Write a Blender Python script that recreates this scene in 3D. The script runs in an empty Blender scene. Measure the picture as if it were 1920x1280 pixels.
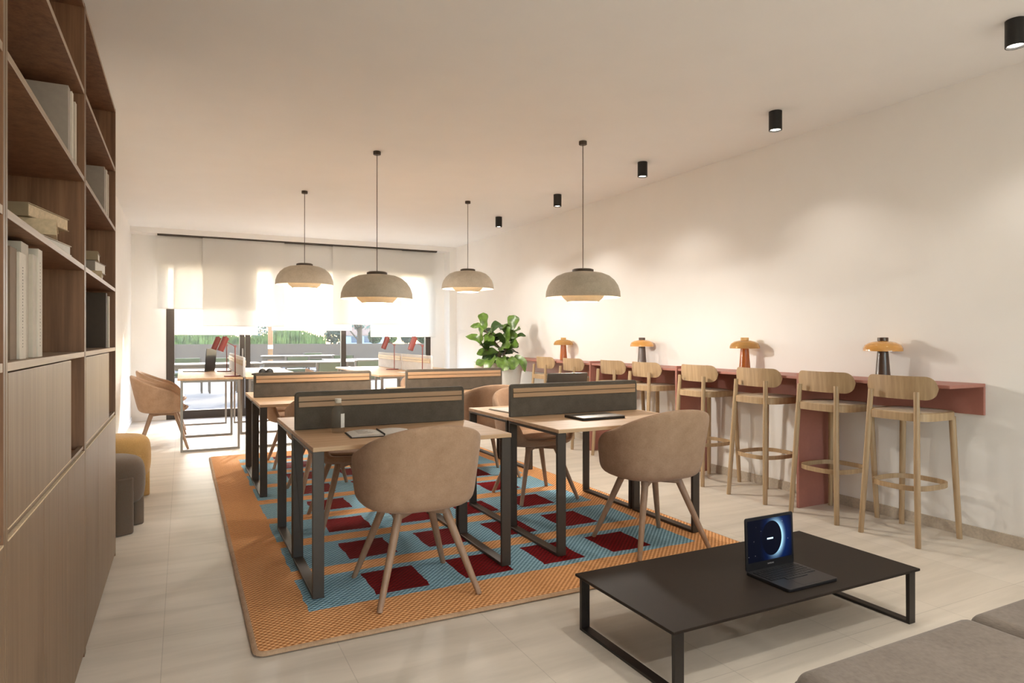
import bpy, bmesh, math, random
from mathutils import Vector, Matrix
R = math.radians
PI = math.pi
random.seed(7)
scene = bpy.context.scene
COL = scene.collection

# ------------------------------------------------------------------ materials
def new_mat(name):
    m = bpy.data.materials.new(name); m.use_nodes = True
    nt = m.node_tree
    return m, nt, nt.nodes, nt.links, nt.nodes['Principled BSDF']

def plain(name, col, rough=.5, metal=0.0, var=.06, scale=40, bump=0.0, bscale=200, spec=.5, coat=0.0):
    m, nt, N, L, b = new_mat(name)
    tc = N.new('ShaderNodeTexCoord')
    no = N.new('ShaderNodeTexNoise'); no.inputs['Scale'].default_value = scale; no.inputs['Detail'].default_value = 4
    L.new(tc.outputs['Object'], no.inputs['Vector'])
    rp = N.new('ShaderNodeValToRGB')
    rp.color_ramp.elements[0].position = .3; rp.color_ramp.elements[1].position = .7
    rp.color_ramp.elements[0].color = tuple(c * (1 - var) for c in col) + (1,)
    rp.color_ramp.elements[1].color = tuple(min(1, c * (1 + var)) for c in col) + (1,)
    L.new(no.outputs['Fac'], rp.inputs['Fac']); L.new(rp.outputs['Color'], b.inputs['Base Color'])
    b.inputs['Roughness'].default_value = rough; b.inputs['Metallic'].default_value = metal
    b.inputs['Specular IOR Level'].default_value = spec
    if coat: b.inputs['Coat Weight'].default_value = coat
    if bump:
        n2 = N.new('ShaderNodeTexNoise'); n2.inputs['Scale'].default_value = bscale; n2.inputs['Detail'].default_value = 3
        L.new(tc.outputs['Object'], n2.inputs['Vector'])
        bp = N.new('ShaderNodeBump'); bp.inputs['Strength'].default_value = bump; bp.inputs['Distance'].default_value = .01
        L.new(n2.outputs['Fac'], bp.inputs['Height']); L.new(bp.outputs['Normal'], b.inputs['Normal'])
    return m

def wood(name, dark, light, axis='Z', rough=.45, fine=34, streak=.35):
    m, nt, N, L, b = new_mat(name)
    tc = N.new('ShaderNodeTexCoord'); mp = N.new('ShaderNodeMapping')
    sc = {'X': (1.3, fine, fine), 'Y': (fine, 1.3, fine), 'Z': (fine, fine, 1.3)}[axis]
    mp.inputs['Scale'].default_value = sc
    L.new(tc.outputs['Object'], mp.inputs['Vector'])
    n1 = N.new('ShaderNodeTexNoise'); n1.inputs['Scale'].default_value = 1.0; n1.inputs['Detail'].default_value = 6
    n1.inputs['Roughness'].default_value = .65
    L.new(mp.outputs['Vector'], n1.inputs['Vector'])
    mp2 = N.new('ShaderNodeMapping'); mp2.inputs['Scale'].default_value = tuple(s * 5 if s > 2 else s for s in sc)
    L.new(tc.outputs['Object'], mp2.inputs['Vector'])
    n2 = N.new('ShaderNodeTexNoise'); n2.inputs['Scale'].default_value = 1.0; n2.inputs['Detail'].default_value = 3
    L.new(mp2.outputs['Vector'], n2.inputs['Vector'])
    mx = N.new('ShaderNodeMath'); mx.operation = 'MULTIPLY_ADD'; mx.inputs[1].default_value = streak; 
    L.new(n2.outputs['Fac'], mx.inputs[0]); 
    sb = N.new('ShaderNodeMath'); sb.operation = 'SUBTRACT'; sb.inputs[1].default_value = streak * .5
    L.new(n1.outputs['Fac'], sb.inputs[0]); L.new(sb.outputs[0], mx.inputs[2])
    rp = N.new('ShaderNodeValToRGB')
    rp.color_ramp.elements[0].position = .32; rp.color_ramp.elements[1].position = .68
    rp.color_ramp.elements[0].color = dark + (1,); rp.color_ramp.elements[1].color = light + (1,)
    L.new(mx.outputs[0], rp.inputs['Fac']); L.new(rp.outputs['Color'], b.inputs['Base Color'])
    b.inputs['Roughness'].default_value = rough
    bp = N.new('ShaderNodeBump'); bp.inputs['Strength'].default_value = .12; bp.inputs['Distance'].default_value = .004
    L.new(mx.outputs[0], bp.inputs['Height']); L.new(bp.outputs['Normal'], b.inputs['Normal'])
    return m

def fabric(name, dark, light, k=900, rough=.95, mottle=18, bump=.35):
    m, nt, N, L, b = new_mat(name)
    tc = N.new('ShaderNodeTexCoord')
    cs = []
    for sc in ((k, k * .12, k * .12), (k * .12, k * .12, k)):
        mp = N.new('ShaderNodeMapping'); mp.inputs['Scale'].default_value = sc
        L.new(tc.outputs['Object'], mp.inputs['Vector'])
        n = N.new('ShaderNodeTexNoise'); n.inputs['Scale'].default_value = 1.0; n.inputs['Detail'].default_value = 2
        L.new(mp.outputs['Vector'], n.inputs['Vector']); cs.append(n)
    ad = N.new('ShaderNodeMath'); ad.operation = 'ADD'
    L.new(cs[0].outputs['Fac'], ad.inputs[0]); L.new(cs[1].outputs['Fac'], ad.inputs[1])
    n3 = N.new('ShaderNodeTexNoise'); n3.inputs['Scale'].default_value = mottle; n3.inputs['Detail'].default_value = 5
    L.new(tc.outputs['Object'], n3.inputs['Vector'])
    a2 = N.new('ShaderNodeMath'); a2.operation = 'ADD'
    L.new(ad.outputs[0], a2.inputs[0]); L.new(n3.outputs['Fac'], a2.inputs[1])
    dv = N.new('ShaderNodeMath'); dv.operation = 'DIVIDE'; dv.inputs[1].default_value = 3
    L.new(a2.outputs[0], dv.inputs[0])
    rp = N.new('ShaderNodeValToRGB')
    rp.color_ramp.elements[0].position = .36; rp.color_ramp.elements[1].position = .64
    rp.color_ramp.elements[0].color = dark + (1,); rp.color_ramp.elements[1].color = light + (1,)
    L.new(dv.outputs[0], rp.inputs['Fac']); L.new(rp.outputs['Color'], b.inputs['Base Color'])
    b.inputs['Roughness'].default_value = rough; b.inputs['Specular IOR Level'].default_value = .15
    b.inputs['Sheen Weight'].default_value = .15
    bp = N.new('ShaderNodeBump'); bp.inputs['Strength'].default_value = bump; bp.inputs['Distance'].default_value = .002
    L.new(ad.outputs[0], bp.inputs['Height']); L.new(bp.outputs['Normal'], b.inputs['Normal'])
    return m

def emit(name, col, st):
    m, nt, N, L, b = new_mat(name)
    b.inputs['Base Color'].default_value = col + (1,)
    b.inputs['Emission Color'].default_value = col + (1,); b.inputs['Emission Strength'].default_value = st
    return m

def see_through(name, col, alpha_t, rough=.05, ior=1.45, trans_col=(1, 1, 1)):
    """thin glass: a clear straight-through share plus gloss"""
    m, nt, N, L, b = new_mat(name)
    N.remove(b); out = N['Material Output']
    tr = N.new('ShaderNodeBsdfTransparent'); tr.inputs['Color'].default_value = trans_col + (1,)
    gl = N.new('ShaderNodeBsdfPrincipled'); gl.inputs['Base Color'].default_value = col + (1,)
    gl.inputs['Roughness'].default_value = rough; gl.inputs['Specular IOR Level'].default_value = .6
    mx = N.new('ShaderNodeMixShader'); mx.inputs[0].default_value = 1 - alpha_t
    L.new(tr.outputs[0], mx.inputs[1]); L.new(gl.outputs[0], mx.inputs[2]); L.new(mx.outputs[0], out.inputs['Surface'])
    return m

def sheer(name, col, t):
    m, nt, N, L, b = new_mat(name)
    N.remove(b); out = N['Material Output']
    tr = N.new('ShaderNodeBsdfTransparent'); tr.inputs['Color'].default_value = (1, 1, 1, 1)
    tl = N.new('ShaderNodeBsdfTranslucent'); tl.inputs['Color'].default_value = col + (1,)
    df = N.new('ShaderNodeBsdfDiffuse'); df.inputs['Color'].default_value = col + (1,)
    m1 = N.new('ShaderNodeMixShader'); m1.inputs[0].default_value = .45
    L.new(tl.outputs[0], m1.inputs[1]); L.new(df.outputs[0], m1.inputs[2])
    m2 = N.new('ShaderNodeMixShader')
    tc = N.new('ShaderNodeTexCoord'); n = N.new('ShaderNodeTexNoise'); n.inputs['Scale'].default_value = 60
    L.new(tc.outputs['Object'], n.inputs['Vector'])
    mr = N.new('ShaderNodeMapRange'); mr.inputs['To Min'].default_value = 1 - t - .006; mr.inputs['To Max'].default_value = 1 - t + .006
    L.new(n.outputs['Fac'], mr.inputs['Value']); L.new(mr.outputs[0], m2.inputs[0])
    L.new(tr.outputs[0], m2.inputs[1]); L.new(m1.outputs[0], m2.inputs[2]); L.new(m2.outputs[0], out.inputs['Surface'])
    return m

def tile_mat():
    m, nt, N, L, b = new_mat('beige_stone_tile')
    tc = N.new('ShaderNodeTexCoord'); mp = N.new('ShaderNodeMapping'); mp.inputs['Location'].default_value = (.07, -1.83, 0)
    L.new(tc.outputs['Object'], mp.inputs['Vector'])
    br = N.new('ShaderNodeTexBrick'); br.offset = 0.0; br.squash = 1.0
    br.inputs['Scale'].default_value = 1.0; br.inputs['Brick Width'].default_value = .645; br.inputs['Row Height'].default_value = 1.3
    br.inputs['Mortar Size'].default_value = .0016; br.inputs['Mortar Smooth'].default_value = .0; br.inputs['Bias'].default_value = 0
    br.inputs['Color1'].default_value = (.63, .57, .49, 1); br.inputs['Color2'].default_value = (.665, .605, .525, 1)
    br.inputs['Mortar'].default_value = (.50, .45, .385, 1)
    L.new(mp.outputs['Vector'], br.inputs['Vector'])
    mp2 = N.new('ShaderNodeMapping'); mp2.inputs['Scale'].default_value = (.9, 7.5, 1); mp2.inputs['Rotation'].default_value = (0, 0, R(4))
    L.new(tc.outputs['Object'], mp2.inputs['Vector'])
    n = N.new('ShaderNodeTexNoise'); n.inputs['Scale'].default_value = 1.0; n.inputs['Detail'].default_value = 7; n.inputs['Roughness'].default_value = .62
    n.inputs['Distortion'].default_value = .5
    L.new(mp2.outputs['Vector'], n.inputs['Vector'])
    rp = N.new('ShaderNodeValToRGB'); rp.color_ramp.elements[0].position = .3; rp.color_ramp.elements[1].position = .62
    rp.color_ramp.elements[0].color = (.86, .86, .85, 1); rp.color_ramp.elements[1].color = (1.05, 1.05, 1.05, 1)
    L.new(n.outputs['Fac'], rp.inputs['Fac'])
    mx = N.new('ShaderNodeMixRGB'); mx.blend_type = 'MULTIPLY'; mx.inputs[0].default_value = 1
    L.new(br.outputs['Color'], mx.inputs[1]); L.new(rp.outputs['Color'], mx.inputs[2])
    L.new(mx.outputs[0], b.inputs['Base Color'])
    b.inputs['Roughness'].default_value = .42
    b.inputs['Specular IOR Level'].default_value = .18
    return m

def rug_mat():
    """woven border, blue bands crossed by orange stripes, rows of red blocks (object space = room space)"""
    m, nt, N, L, b = new_mat('woven_rug')
    tc = N.new('ShaderNodeTexCoord')
    no = N.new('ShaderNodeTexNoise'); no.inputs['Scale'].default_value = 7; no.inputs['Detail'].default_value = 2
    L.new(tc.outputs['Object'], no.inputs['Vector'])
    def M(op, a, c=None, d=None):
        n = N.new('ShaderNodeMath'); n.operation = op
        for i, v in enumerate((a, c, d)):
            if v is None: continue
            if isinstance(v, (int, float)): n.inputs[i].default_value = v
            else: L.new(v, n.inputs[i])
        return n.outputs[0]
    sp = N.new('ShaderNodeSeparateXYZ'); L.new(tc.outputs['Object'], sp.inputs[0])
    wob = M('MULTIPLY', M('SUBTRACT', no.outputs['Fac'], .5), .035)
    # snap to the knots so that block edges step like a weave
    x = M('SNAP', M('ADD', sp.outputs['X'], wob), .012); y = M('SNAP', M('ADD', sp.outputs['Y'], M('MULTIPLY', wob, .8)), .012)
    def inside(v, lo, hi): return M('MULTIPLY', M('GREATER_THAN', v, lo), M('LESS_THAN', v, hi))
    yy = M('FLOORED_MODULO', M('SUBTRACT', y, 3.05), .565)
    xx = M('FLOORED_MODULO', M('SUBTRACT', x, .84), .463)
    blue = M('MULTIPLY', M('MULTIPLY', inside(x, .515, 2.79), inside(y, 3.05, 7.2)), M('LESS_THAN', yy, .435))
    red = M('MULTIPLY', M('MULTIPLY', inside(x, .835, 2.53), inside(y, 3.05, 7.2)), M('MULTIPLY', M('LESS_THAN', xx, .27), inside(yy, .062, .372)))
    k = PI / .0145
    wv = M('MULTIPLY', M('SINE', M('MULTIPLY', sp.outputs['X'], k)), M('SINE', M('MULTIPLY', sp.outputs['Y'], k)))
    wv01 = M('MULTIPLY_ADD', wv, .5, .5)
    yarn = N.new('ShaderNodeTexNoise'); yarn.inputs['Scale'].default_value = 55; yarn.inputs['Detail'].default_value = 2
    L.new(tc.outputs['Object'], yarn.inputs['Vector'])
    knot_shade = M('MULTIPLY_ADD', wv01, .78, M('MULTIPLY', yarn.outputs['Fac'], .22))  # shading between knots put into the colour: dark in valleys, light on tops
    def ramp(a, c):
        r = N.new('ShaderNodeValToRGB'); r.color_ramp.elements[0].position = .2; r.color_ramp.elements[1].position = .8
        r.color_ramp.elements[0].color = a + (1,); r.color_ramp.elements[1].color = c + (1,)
        L.new(knot_shade, r.inputs['Fac']); return r.outputs['Color']
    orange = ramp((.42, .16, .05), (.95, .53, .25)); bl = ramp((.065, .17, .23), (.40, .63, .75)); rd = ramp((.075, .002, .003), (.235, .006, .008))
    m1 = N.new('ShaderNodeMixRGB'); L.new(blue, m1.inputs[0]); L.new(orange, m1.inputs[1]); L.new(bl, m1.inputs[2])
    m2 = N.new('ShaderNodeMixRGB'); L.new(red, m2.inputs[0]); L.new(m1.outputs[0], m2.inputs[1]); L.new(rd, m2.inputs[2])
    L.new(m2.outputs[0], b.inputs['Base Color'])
    b.inputs['Roughness'].default_value = .95; b.inputs['Specular IOR Level'].default_value = .1
    bp = N.new('ShaderNodeBump'); bp.inputs['Strength'].default_value = .8; bp.inputs['Distance'].default_value = .006
    L.new(wv01, bp.inputs['Height']); L.new(bp.outputs['Normal'], b.inputs['Normal'])
    return m

def screen_mat(cx, cz):
    """lit laptop wallpaper: a dark planet with a bright blue crescent on its right (object space x across, z up)"""
    m, nt, N, L, b = new_mat('space_wallpaper')
    tc = N.new('ShaderNodeTexCoord'); sp = N.new('ShaderNodeSeparateXYZ'); L.new(tc.outputs['Object'], sp.inputs[0])
    def M(op, a, c=None, d=None, clamp=False):
        n = N.new('ShaderNodeMath'); n.operation = op; n.use_clamp = clamp
        for i, v in enumerate((a, c, d)):
            if v is None: continue
            if isinstance(v, (int, float)): n.inputs[i].default_value = v
            else: L.new(v, n.inputs[i])
        return n.outputs[0]
    X = M('SUBTRACT', sp.outputs['X'], cx); Zc = M('SUBTRACT', sp.outputs['Z'], cz)
    rad = M('SQRT', M('ADD', M('POWER', M('DIVIDE', X, .062), 2), M('POWER', M('DIVIDE', Zc, .075), 2)))
    planet = M('LESS_THAN', rad, 1.0)
    side = M('MULTIPLY_ADD', M('DIVIDE', X, .062), .62, .38, True)
    halo = M('POWER', M('SUBTRACT', 1.0, M('MULTIPLY', M('ABSOLUTE', M('SUBTRACT', rad, 1.0)), 1.7), None, True), 3)
    crescent = M('MULTIPLY', M('MULTIPLY', halo, M('POWER', side, 2.2)), M('SUBTRACT', 1.0, planet))
    sky = M('POWER', M('SUBTRACT', 1.0, M('MULTIPLY', rad, .42), None, True), 1.4)
    sky = M('MULTIPLY', sky, M('MULTIPLY', M('SUBTRACT', 1.0, planet), M('MULTIPLY_ADD', M('DIVIDE', X, .13), .75, .42, True)))
    stars = N.new('ShaderNodeTexVoronoi'); stars.inputs['Scale'].default_value = 42
    L.new(tc.outputs['Object'], stars.inputs['Vector'])
    st = M('MULTIPLY', M('LESS_THAN', stars.outputs['Distance'], .06), M('MULTIPLY', M('SUBTRACT', 1, planet), .35))
    c1 = N.new('ShaderNodeMixRGB'); c1.blend_type = 'MIX'; L.new(sky, c1.inputs[0]); c1.inputs[1].default_value = (.0015, .002, .006, 1); c1.inputs[2].default_value = (.003, .035, .22, 1)
    c2 = N.new('ShaderNodeMixRGB'); L.new(crescent, c2.inputs[0]); L.new(c1.outputs[0], c2.inputs[1]); c2.inputs[2].default_value = (.45, .80, 1.0, 1)
    c3 = N.new('ShaderNodeMixRGB'); c3.blend_type = 'ADD'; c3.inputs[0].default_value = 1; L.new(c2.outputs[0], c3.inputs[1]); L.new(st, c3.inputs[2])
    b.inputs['Base Color'].default_value = (.002, .0025, .004, 1); b.inputs['Roughness'].default_value = .3; b.inputs['Specular IOR Level'].default_value = .12
    L.new(c3.outputs[0], b.inputs['Emission Color']); b.inputs['Emission Strength'].default_value = .62
    return m

MT = {}
MT['plaster'] = plain('warm_white_plaster', (.86, .84, .81), .9, var=.012, scale=3, bump=.03, bscale=160, spec=.2)
MT['ceiling'] = plain('ceiling_plaster', (.87, .875, .875), .95, var=.01, scale=3, spec=.1)
MT['tile'] = tile_mat()
MT['stone_skirt'] = plain('skirting_stone', (.50, .43, .345), .5, var=.12, scale=60)
MT['oak_v'] = wood('oak_vertical', (.14, .082, .044), (.212, .136, .079), 'Z', .5, 26, .3)
MT['oak_y'] = wood('oak_along_shelf', (.27, .19, .125), (.38, .28, .195), 'Y', .5, 30, .3)
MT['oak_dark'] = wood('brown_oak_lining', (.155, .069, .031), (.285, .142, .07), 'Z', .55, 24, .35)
MT['stool_oak'] = wood('pale_stool_oak', (.34, .222, .118), (.475, .333, .19), 'Z', .45, 40, .25)
MT['seat_oak'] = wood('pale_seat_oak', (.43, .295, .165), (.58, .42, .25), 'X', .45, 30, .25)
MT['seat_cane'] = fabric('pale_seat_weave', (.46, .335, .20), (.62, .48, .31), 260, bump=.3)
MT['desk_oak'] = wood('desk_top_oak', (.50, .315, .175), (.62, .415, .25), 'X', .55, 22, .2)
MT['rail_oak'] = wood('rail_oak', (.34, .20, .105), (.46, .29, .165), 'X', .5, 26, .25)
MT['chair_wood'] = wood('chair_leg_wood', (.30, .185, .115), (.40, .26, .17), 'Z', .5, 40, .2)
MT['chair_fab'] = fabric('peach_linen', (.35, .215, .132), (.47, .31, .205), 700)
MT['felt'] = fabric('grey_felt', (.085, .07, .054), (.128, .107, .085), 900, bump=.2)
MT['white_felt'] = fabric('white_felt', (.55, .53, .52), (.68, .66, .65), 900, bump=.2)
MT['steel'] = plain('dark_bronze_steel', (.058, .043, .032), .45, .2, var=.05)
MT['grey_steel'] = plain('grey_steel', (.30, .28, .255), .4, .6, var=.04)
MT['black'] = plain('black_powder_coat', (.017, .013, .011), .42, .0, var=.1)
MT['tabletop'] = plain('black_laminate', (.019, .0122, .008), .62, .0, var=.06, spec=.28)
MT['spot_black'] = plain('spot_black', (.008, .007, .006), .5, .0)
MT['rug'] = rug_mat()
MT['rope'] = fabric('rug_rope', (.41, .26, .15), (.57, .385, .245), 500, bump=.6)
MT['linen'] = fabric('pendant_linen', (.44, .385, .30), (.58, .515, .42), 500)
MT['linen_in'] = plain('pendant_inner', (.72, .60, .42), .9, var=.03)
MT['cap'] = plain('pendant_cap_bronze', (.07, .05, .035), .5, .3)
MT['bulb'] = emit('pendant_bulb', (1.0, .80, .50), .75)
MT['lens'] = emit('spot_lens', (1.0, .92, .80), 6.0)
MT['pink'] = plain('terracotta_laminate', (.38, .155, .118), .48, var=.03)
MT['amber'] = plain('amber_opal_glass', (.62, .30, .075), .08, var=.03, coat=.6)
MT['brownglass'] = plain('brown_glass', (.07, .036, .022), .3, var=.1, coat=.2)
MT['amberclear'] = see_through('clear_amber_glass', (.55, .33, .12), .5, .06, trans_col=(.95, .80, .55))
MT['rustglass'] = see_through('rust_glass', (.40, .115, .025), .22, .12, trans_col=(.85, .45, .2))
MT['grey_velvet'] = fabric('grey_velvet', (.115, .095, .077), (.18, .15, .125), 500, mottle=9, bump=.15)
MT['pouf_grey'] = fabric('grey_boucle', (.15, .115, .088), (.15, .10, .068), 500, mottle=14, bump=.4)
MT['mustard'] = fabric('mustard_velvet', (.42, .245, .085), (.55, .335, .13), 500, mottle=8, bump=.15)
MT['red_lamp'] = plain('oxide_red_paint', (.23, .045, .036), .4, var=.04)
MT['laptop'] = plain('dark_aluminium', (.028, .028, .031), .38, .5, var=.03)
MT['laptop_grey'] = plain('space_grey_aluminium', (.15, .135, .12), .38, .6, var=.03)
MT['key'] = plain('key_plastic', (.012, .012, .014), .5)
MT['badge'] = plain('badge_silver', (.6, .6, .6), .3, .5)
MT['screen_off'] = plain('screen_off', (.026, .028, .034), .5, spec=.2)
MT['paper'] = plain('paper', (.72, .69, .64), .9, var=.04, scale=90)
MT['page'] = plain('page_block', (.60, .53, .43), .9, var=.12, scale=120)
MT['cover_dark'] = plain('notebook_cover', (.03, .026, .022), .6)
MT['white'] = plain('white_ceramic', (.78, .76, .73), .45, var=.02)
MT['soil'] = plain('soil', (.05, .035, .022), .95, var=.3)
MT['bottleglass'] = see_through('bottle_glass', (.30, .28, .25), .93, .05, trans_col=(.97, .965, .95))
MT['bottlecap'] = plain('bottle_cap', (.62, .55, .45), .5)
MT['frame'] = plain('window_bronze', (.055, .042, .032), .5, .2, var=.04)
MT['pane'] = see_through('window_glass', (.9, .95, .95), .955, .02)
MT['blind'] = sheer('sheer_blind', (.90, .885, .855), .03)
MT['leaf'] = plain('fig_leaf', (.075, .135, .02), .35, var=.5, scale=14)
MT['leaf2'] = plain('fig_leaf_dark', (.03, .065, .014), .4, var=.4, scale=14)
MT['bark'] = plain('bark', (.10, .065, .04), .9, var=.3)
MT['headset'] = plain('headset_black', (.014, .013, .012), .5)
MT['bk_white'] = plain('book_cloth_white', (.62, .56, .48), .8, var=.05)
MT['bk_grey'] = plain('book_cloth_grey', (.36, .31, .265), .8, var=.05)
MT['bk_pale'] = plain('book_cloth_pale', (.52, .46, .385), .8, var=.05)
MT['bk_tan'] = plain('book_cloth_tan', (.20, .135, .085), .8, var=.05)
MT['bk_cream'] = plain('book_paper_cream', (.60, .47, .31), .85, var=.12, scale=80)
MT['bk_olive'] = plain('book_cloth_olive', (.33, .25, .155), .8, var=.06)
MT['bk_dark'] = plain('book_cloth_dark', (.06, .041, .028), .7, var=.05)
MT['ink'] = plain('printed_ink', (.16, .14, .12), .8)
MT['terrace'] = plain('terrace_paving', (.045, .047, .049), .8, var=.05, scale=3)
MT['planterwall'] = plain('planter_render', (.15, .10, .068), .9, var=.04, scale=5)
MT['grass'] = plain('grass_green', (.105, .145, .028), .7, var=.65, scale=2.2)
MT['shrubleaf'] = plain('shrub_leaf', (.05, .075, .02), .7, var=.55, scale=4)
MT['dusty'] = plain('dusty_leaf', (.065, .08, .05), .8, var=.4, scale=4)
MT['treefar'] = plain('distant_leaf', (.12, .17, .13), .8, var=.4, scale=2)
MT['orangewood'] = wood('orange_post_wood', (.30, .11, .028), (.40, .17, .05), 'Z', .5, 14, .3)
MT['teak'] = wood('weathered_teak', (.085, .053, .03), (.135, .09, .053), 'X', .6, 16, .3)
MT['olive'] = fabric('olive_cushion', (.075, .075, .03), (.115, .112, .052), 300)
MT['roofpink'] = plain('roof_tile_pink', (.34, .22, .18), .9, var=.15, scale=2)
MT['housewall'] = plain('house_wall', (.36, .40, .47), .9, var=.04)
MT['windowblue'] = plain('house_window', (.04, .07, .13), .2)

# ------------------------------------------------------------------ mesh builder
class MB:
    def __init__(s): s.v = []; s.f = []; s.mi = []
    def add(s, vs, fs, mi=0):
        o = len(s.v); s.v += [tuple(p) for p in vs]
        for f in fs: s.f.append(tuple(i + o for i in f)); s.mi.append(mi)
        return s
    def box(s, x0, x1, y0, y1, z0, z1, mi=0):
        return s.add([(x0, y0, z0), (x1, y0, z0), (x1, y1, z0), (x0, y1, z0), (x0, y0, z1), (x1, y0, z1), (x1, y1, z1), (x0, y1, z1)],
                     [(0, 3, 2, 1), (4, 5, 6, 7), (0, 1, 5, 4), (1, 2, 6, 5), (2, 3, 7, 6), (3, 0, 4, 7)], mi)
    def bar(s, p0, p1, w, d, up=(0, 0, 1), w1=None, d1=None):
        """square bar between two points, w across and d along up"""
        p0 = Vector(p0); p1 = Vector(p1); t = (p1 - p0).normalized(); u = Vector(up)
        a = t.cross(u)
        if a.length < 1e-4: a = t.cross(Vector((0, 1, 0)))
        a.normalize(); b = a.cross(t).normalized()
        w1 = w if w1 is None else w1; d1 = d if d1 is None else d1
        vs = [p0 + a * (i * w / 2) + b * (j * d / 2) for i, j in ((-1, -1), (1, -1), (1, 1), (-1, 1))]
        vs += [p1 + a * (i * w1 / 2) + b * (j * d1 / 2) for i, j in ((-1, -1), (1, -1), (1, 1), (-1, 1))]
        return s.add(vs, [(0, 3, 2, 1), (4, 5, 6, 7), (0, 1, 5, 4), (1, 2, 6, 5), (2, 3, 7, 6), (3, 0, 4, 7)])
    def cyl(s, p0, p1, r0, r1=None, n=20, caps=True, mi=0):
        r1 = r0 if r1 is None else r1
        p0 = Vector(p0); p1 = Vector(p1); t = (p1 - p0).normalized()
        a = t.cross(Vector((0, 0, 1)))
        if a.length < 1e-3: a = Vector((1, 0, 0))
        a.normalize(); b = t.cross(a)
        vs = [p0 + (a * math.cos(k) + b * math.sin(k)) * r0 for k in (2 * PI * i / n for i in range(n))]
        vs += [p1 + (a * math.cos(k) + b * math.sin(k)) * r1 for k in (2 * PI * i / n for i in range(n))]
        fs = [(i, (i + 1) % n, n + (i + 1) % n, n + i) for i in range(n)]
        if caps: fs += [tuple(range(n - 1, -1, -1)), tuple(range(n, 2 * n))]
        return s.add(vs, fs, mi)
    def tube(s, pts, r, n=10, rs=None, closed=False):
        pts = [Vector(p) for p in pts]; m = len(pts); vs = []; fs = []
        prev = None
        for i, p in enumerate(pts):
            if closed: t = (pts[(i + 1) % m] - pts[i - 1]).normalized()
            else: t = (pts[min(i + 1, m - 1)] - pts[max(i - 1, 0)]).normalized()
            if prev is None:
                a = t.cross(Vector((0, 0, 1)))
                if a.length < 1e-3: a = Vector((1, 0, 0))
            else: a = prev - t * prev.dot(t)
            a.normalize(); prev = a; b = t.cross(a); rr = rs[i] if rs else r
            vs += [p + (a * math.cos(2 * PI * k / n) + b * math.sin(2 * PI * k / n)) * rr for k in range(n)]
        for i in range(m if closed else m - 1):
            j = (i + 1) % m
            fs += [(i * n + k, i * n + (k + 1) % n, j * n + (k + 1) % n, j * n + k) for k in range(n)]
        if not closed: fs += [tuple(range(n - 1, -1, -1)), tuple((m - 1) * n + k for k in range(n))]
        return s.add(vs, fs)
    def lathe(s, prof, n=40, c=(0, 0, 0), mi=0):
        vs = []; fs = []
        for r, z in prof: vs += [(c[0] + r * math.cos(2 * PI * k / n), c[1] + r * math.sin(2 * PI * k / n), c[2] + z) for k in range(n)]
        for i in range(len(prof) - 1):
            fs += [(i * n + k, i * n + (k + 1) % n, (i + 1) * n + (k + 1) % n, (i + 1) * n + k) for k in range(n)]
        if prof[0][0] > 1e-5: fs.append(tuple(range(n - 1, -1, -1)))
        if prof[-1][0] > 1e-5: fs.append(tuple((len(prof) - 1) * n + k for k in range(n)))
        return s.add(vs, fs, mi)
    def shell(s, prof, n=40, c=(0, 0, 0)):
        """closed turned wall: outline prof goes out and back again"""
        vs = []; fs = []; m = len(prof)
        for r, z in prof: vs += [(c[0] + r * math.cos(2 * PI * k / n), c[1] + r * math.sin(2 * PI * k / n), c[2] + z) for k in range(n)]
        for i in range(m):
            j = (i + 1) % m
            fs += [(i * n + k, i * n + (k + 1) % n, j * n + (k + 1) % n, j * n + k) for k in range(n)]
        return s.add(vs, fs)
    def prism(s, poly, z0, z1, f=lambda x, y, z: (x, y, z)):
        n = len(poly)
        vs = [f(x, y, z0) for x, y in poly] + [f(x, y, z1) for x, y in poly]
        return s.add(vs, [tuple(range(n - 1, -1, -1)), tuple(range(n, 2 * n))] + [(i, (i + 1) % n, n + (i + 1) % n, n + i) for i in range(n)])
    def build(s, name, mat, parent=None, smooth=False, bevel=0, seg=2, sub=0, loc=None, rotz=0, sharp=40):
        me = bpy.data.meshes.new(name); me.from_pydata(s.v, [], s.f)
        mats = mat if isinstance(mat, (list, tuple)) else [mat]
        for mm in mats: me.materials.append(mm)
        if len(mats) > 1: me.polygons.foreach_set('material_index', s.mi)
        bm = bmesh.new(); bm.from_mesh(me); bmesh.ops.remove_doubles(bm, verts=bm.verts, dist=1e-6)
        bmesh.ops.recalc_face_normals(bm, faces=bm.faces); bm.to_mesh(me); bm.free()
        if smooth:
            me.polygons.foreach_set('use_smooth', [True] * len(me.polygons))
            if not sub: me.set_sharp_from_angle(angle=R(sharp))
        o = bpy.data.objects.new(name, me); COL.objects.link(o)
        if parent: o.parent = parent
        if loc: o.location = loc
        o.rotation_euler.z = rotz
        if bevel:
            bv = o.modifiers.new('bevel', 'BEVEL'); bv.width = bevel; bv.segments = seg; bv.limit_method = 'ANGLE'; bv.angle_limit = R(40)
        if sub:
            sb = o.modifiers.new('subsurf', 'SUBSURF'); sb.levels = sub; sb.render_levels = sub
        return o

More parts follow.
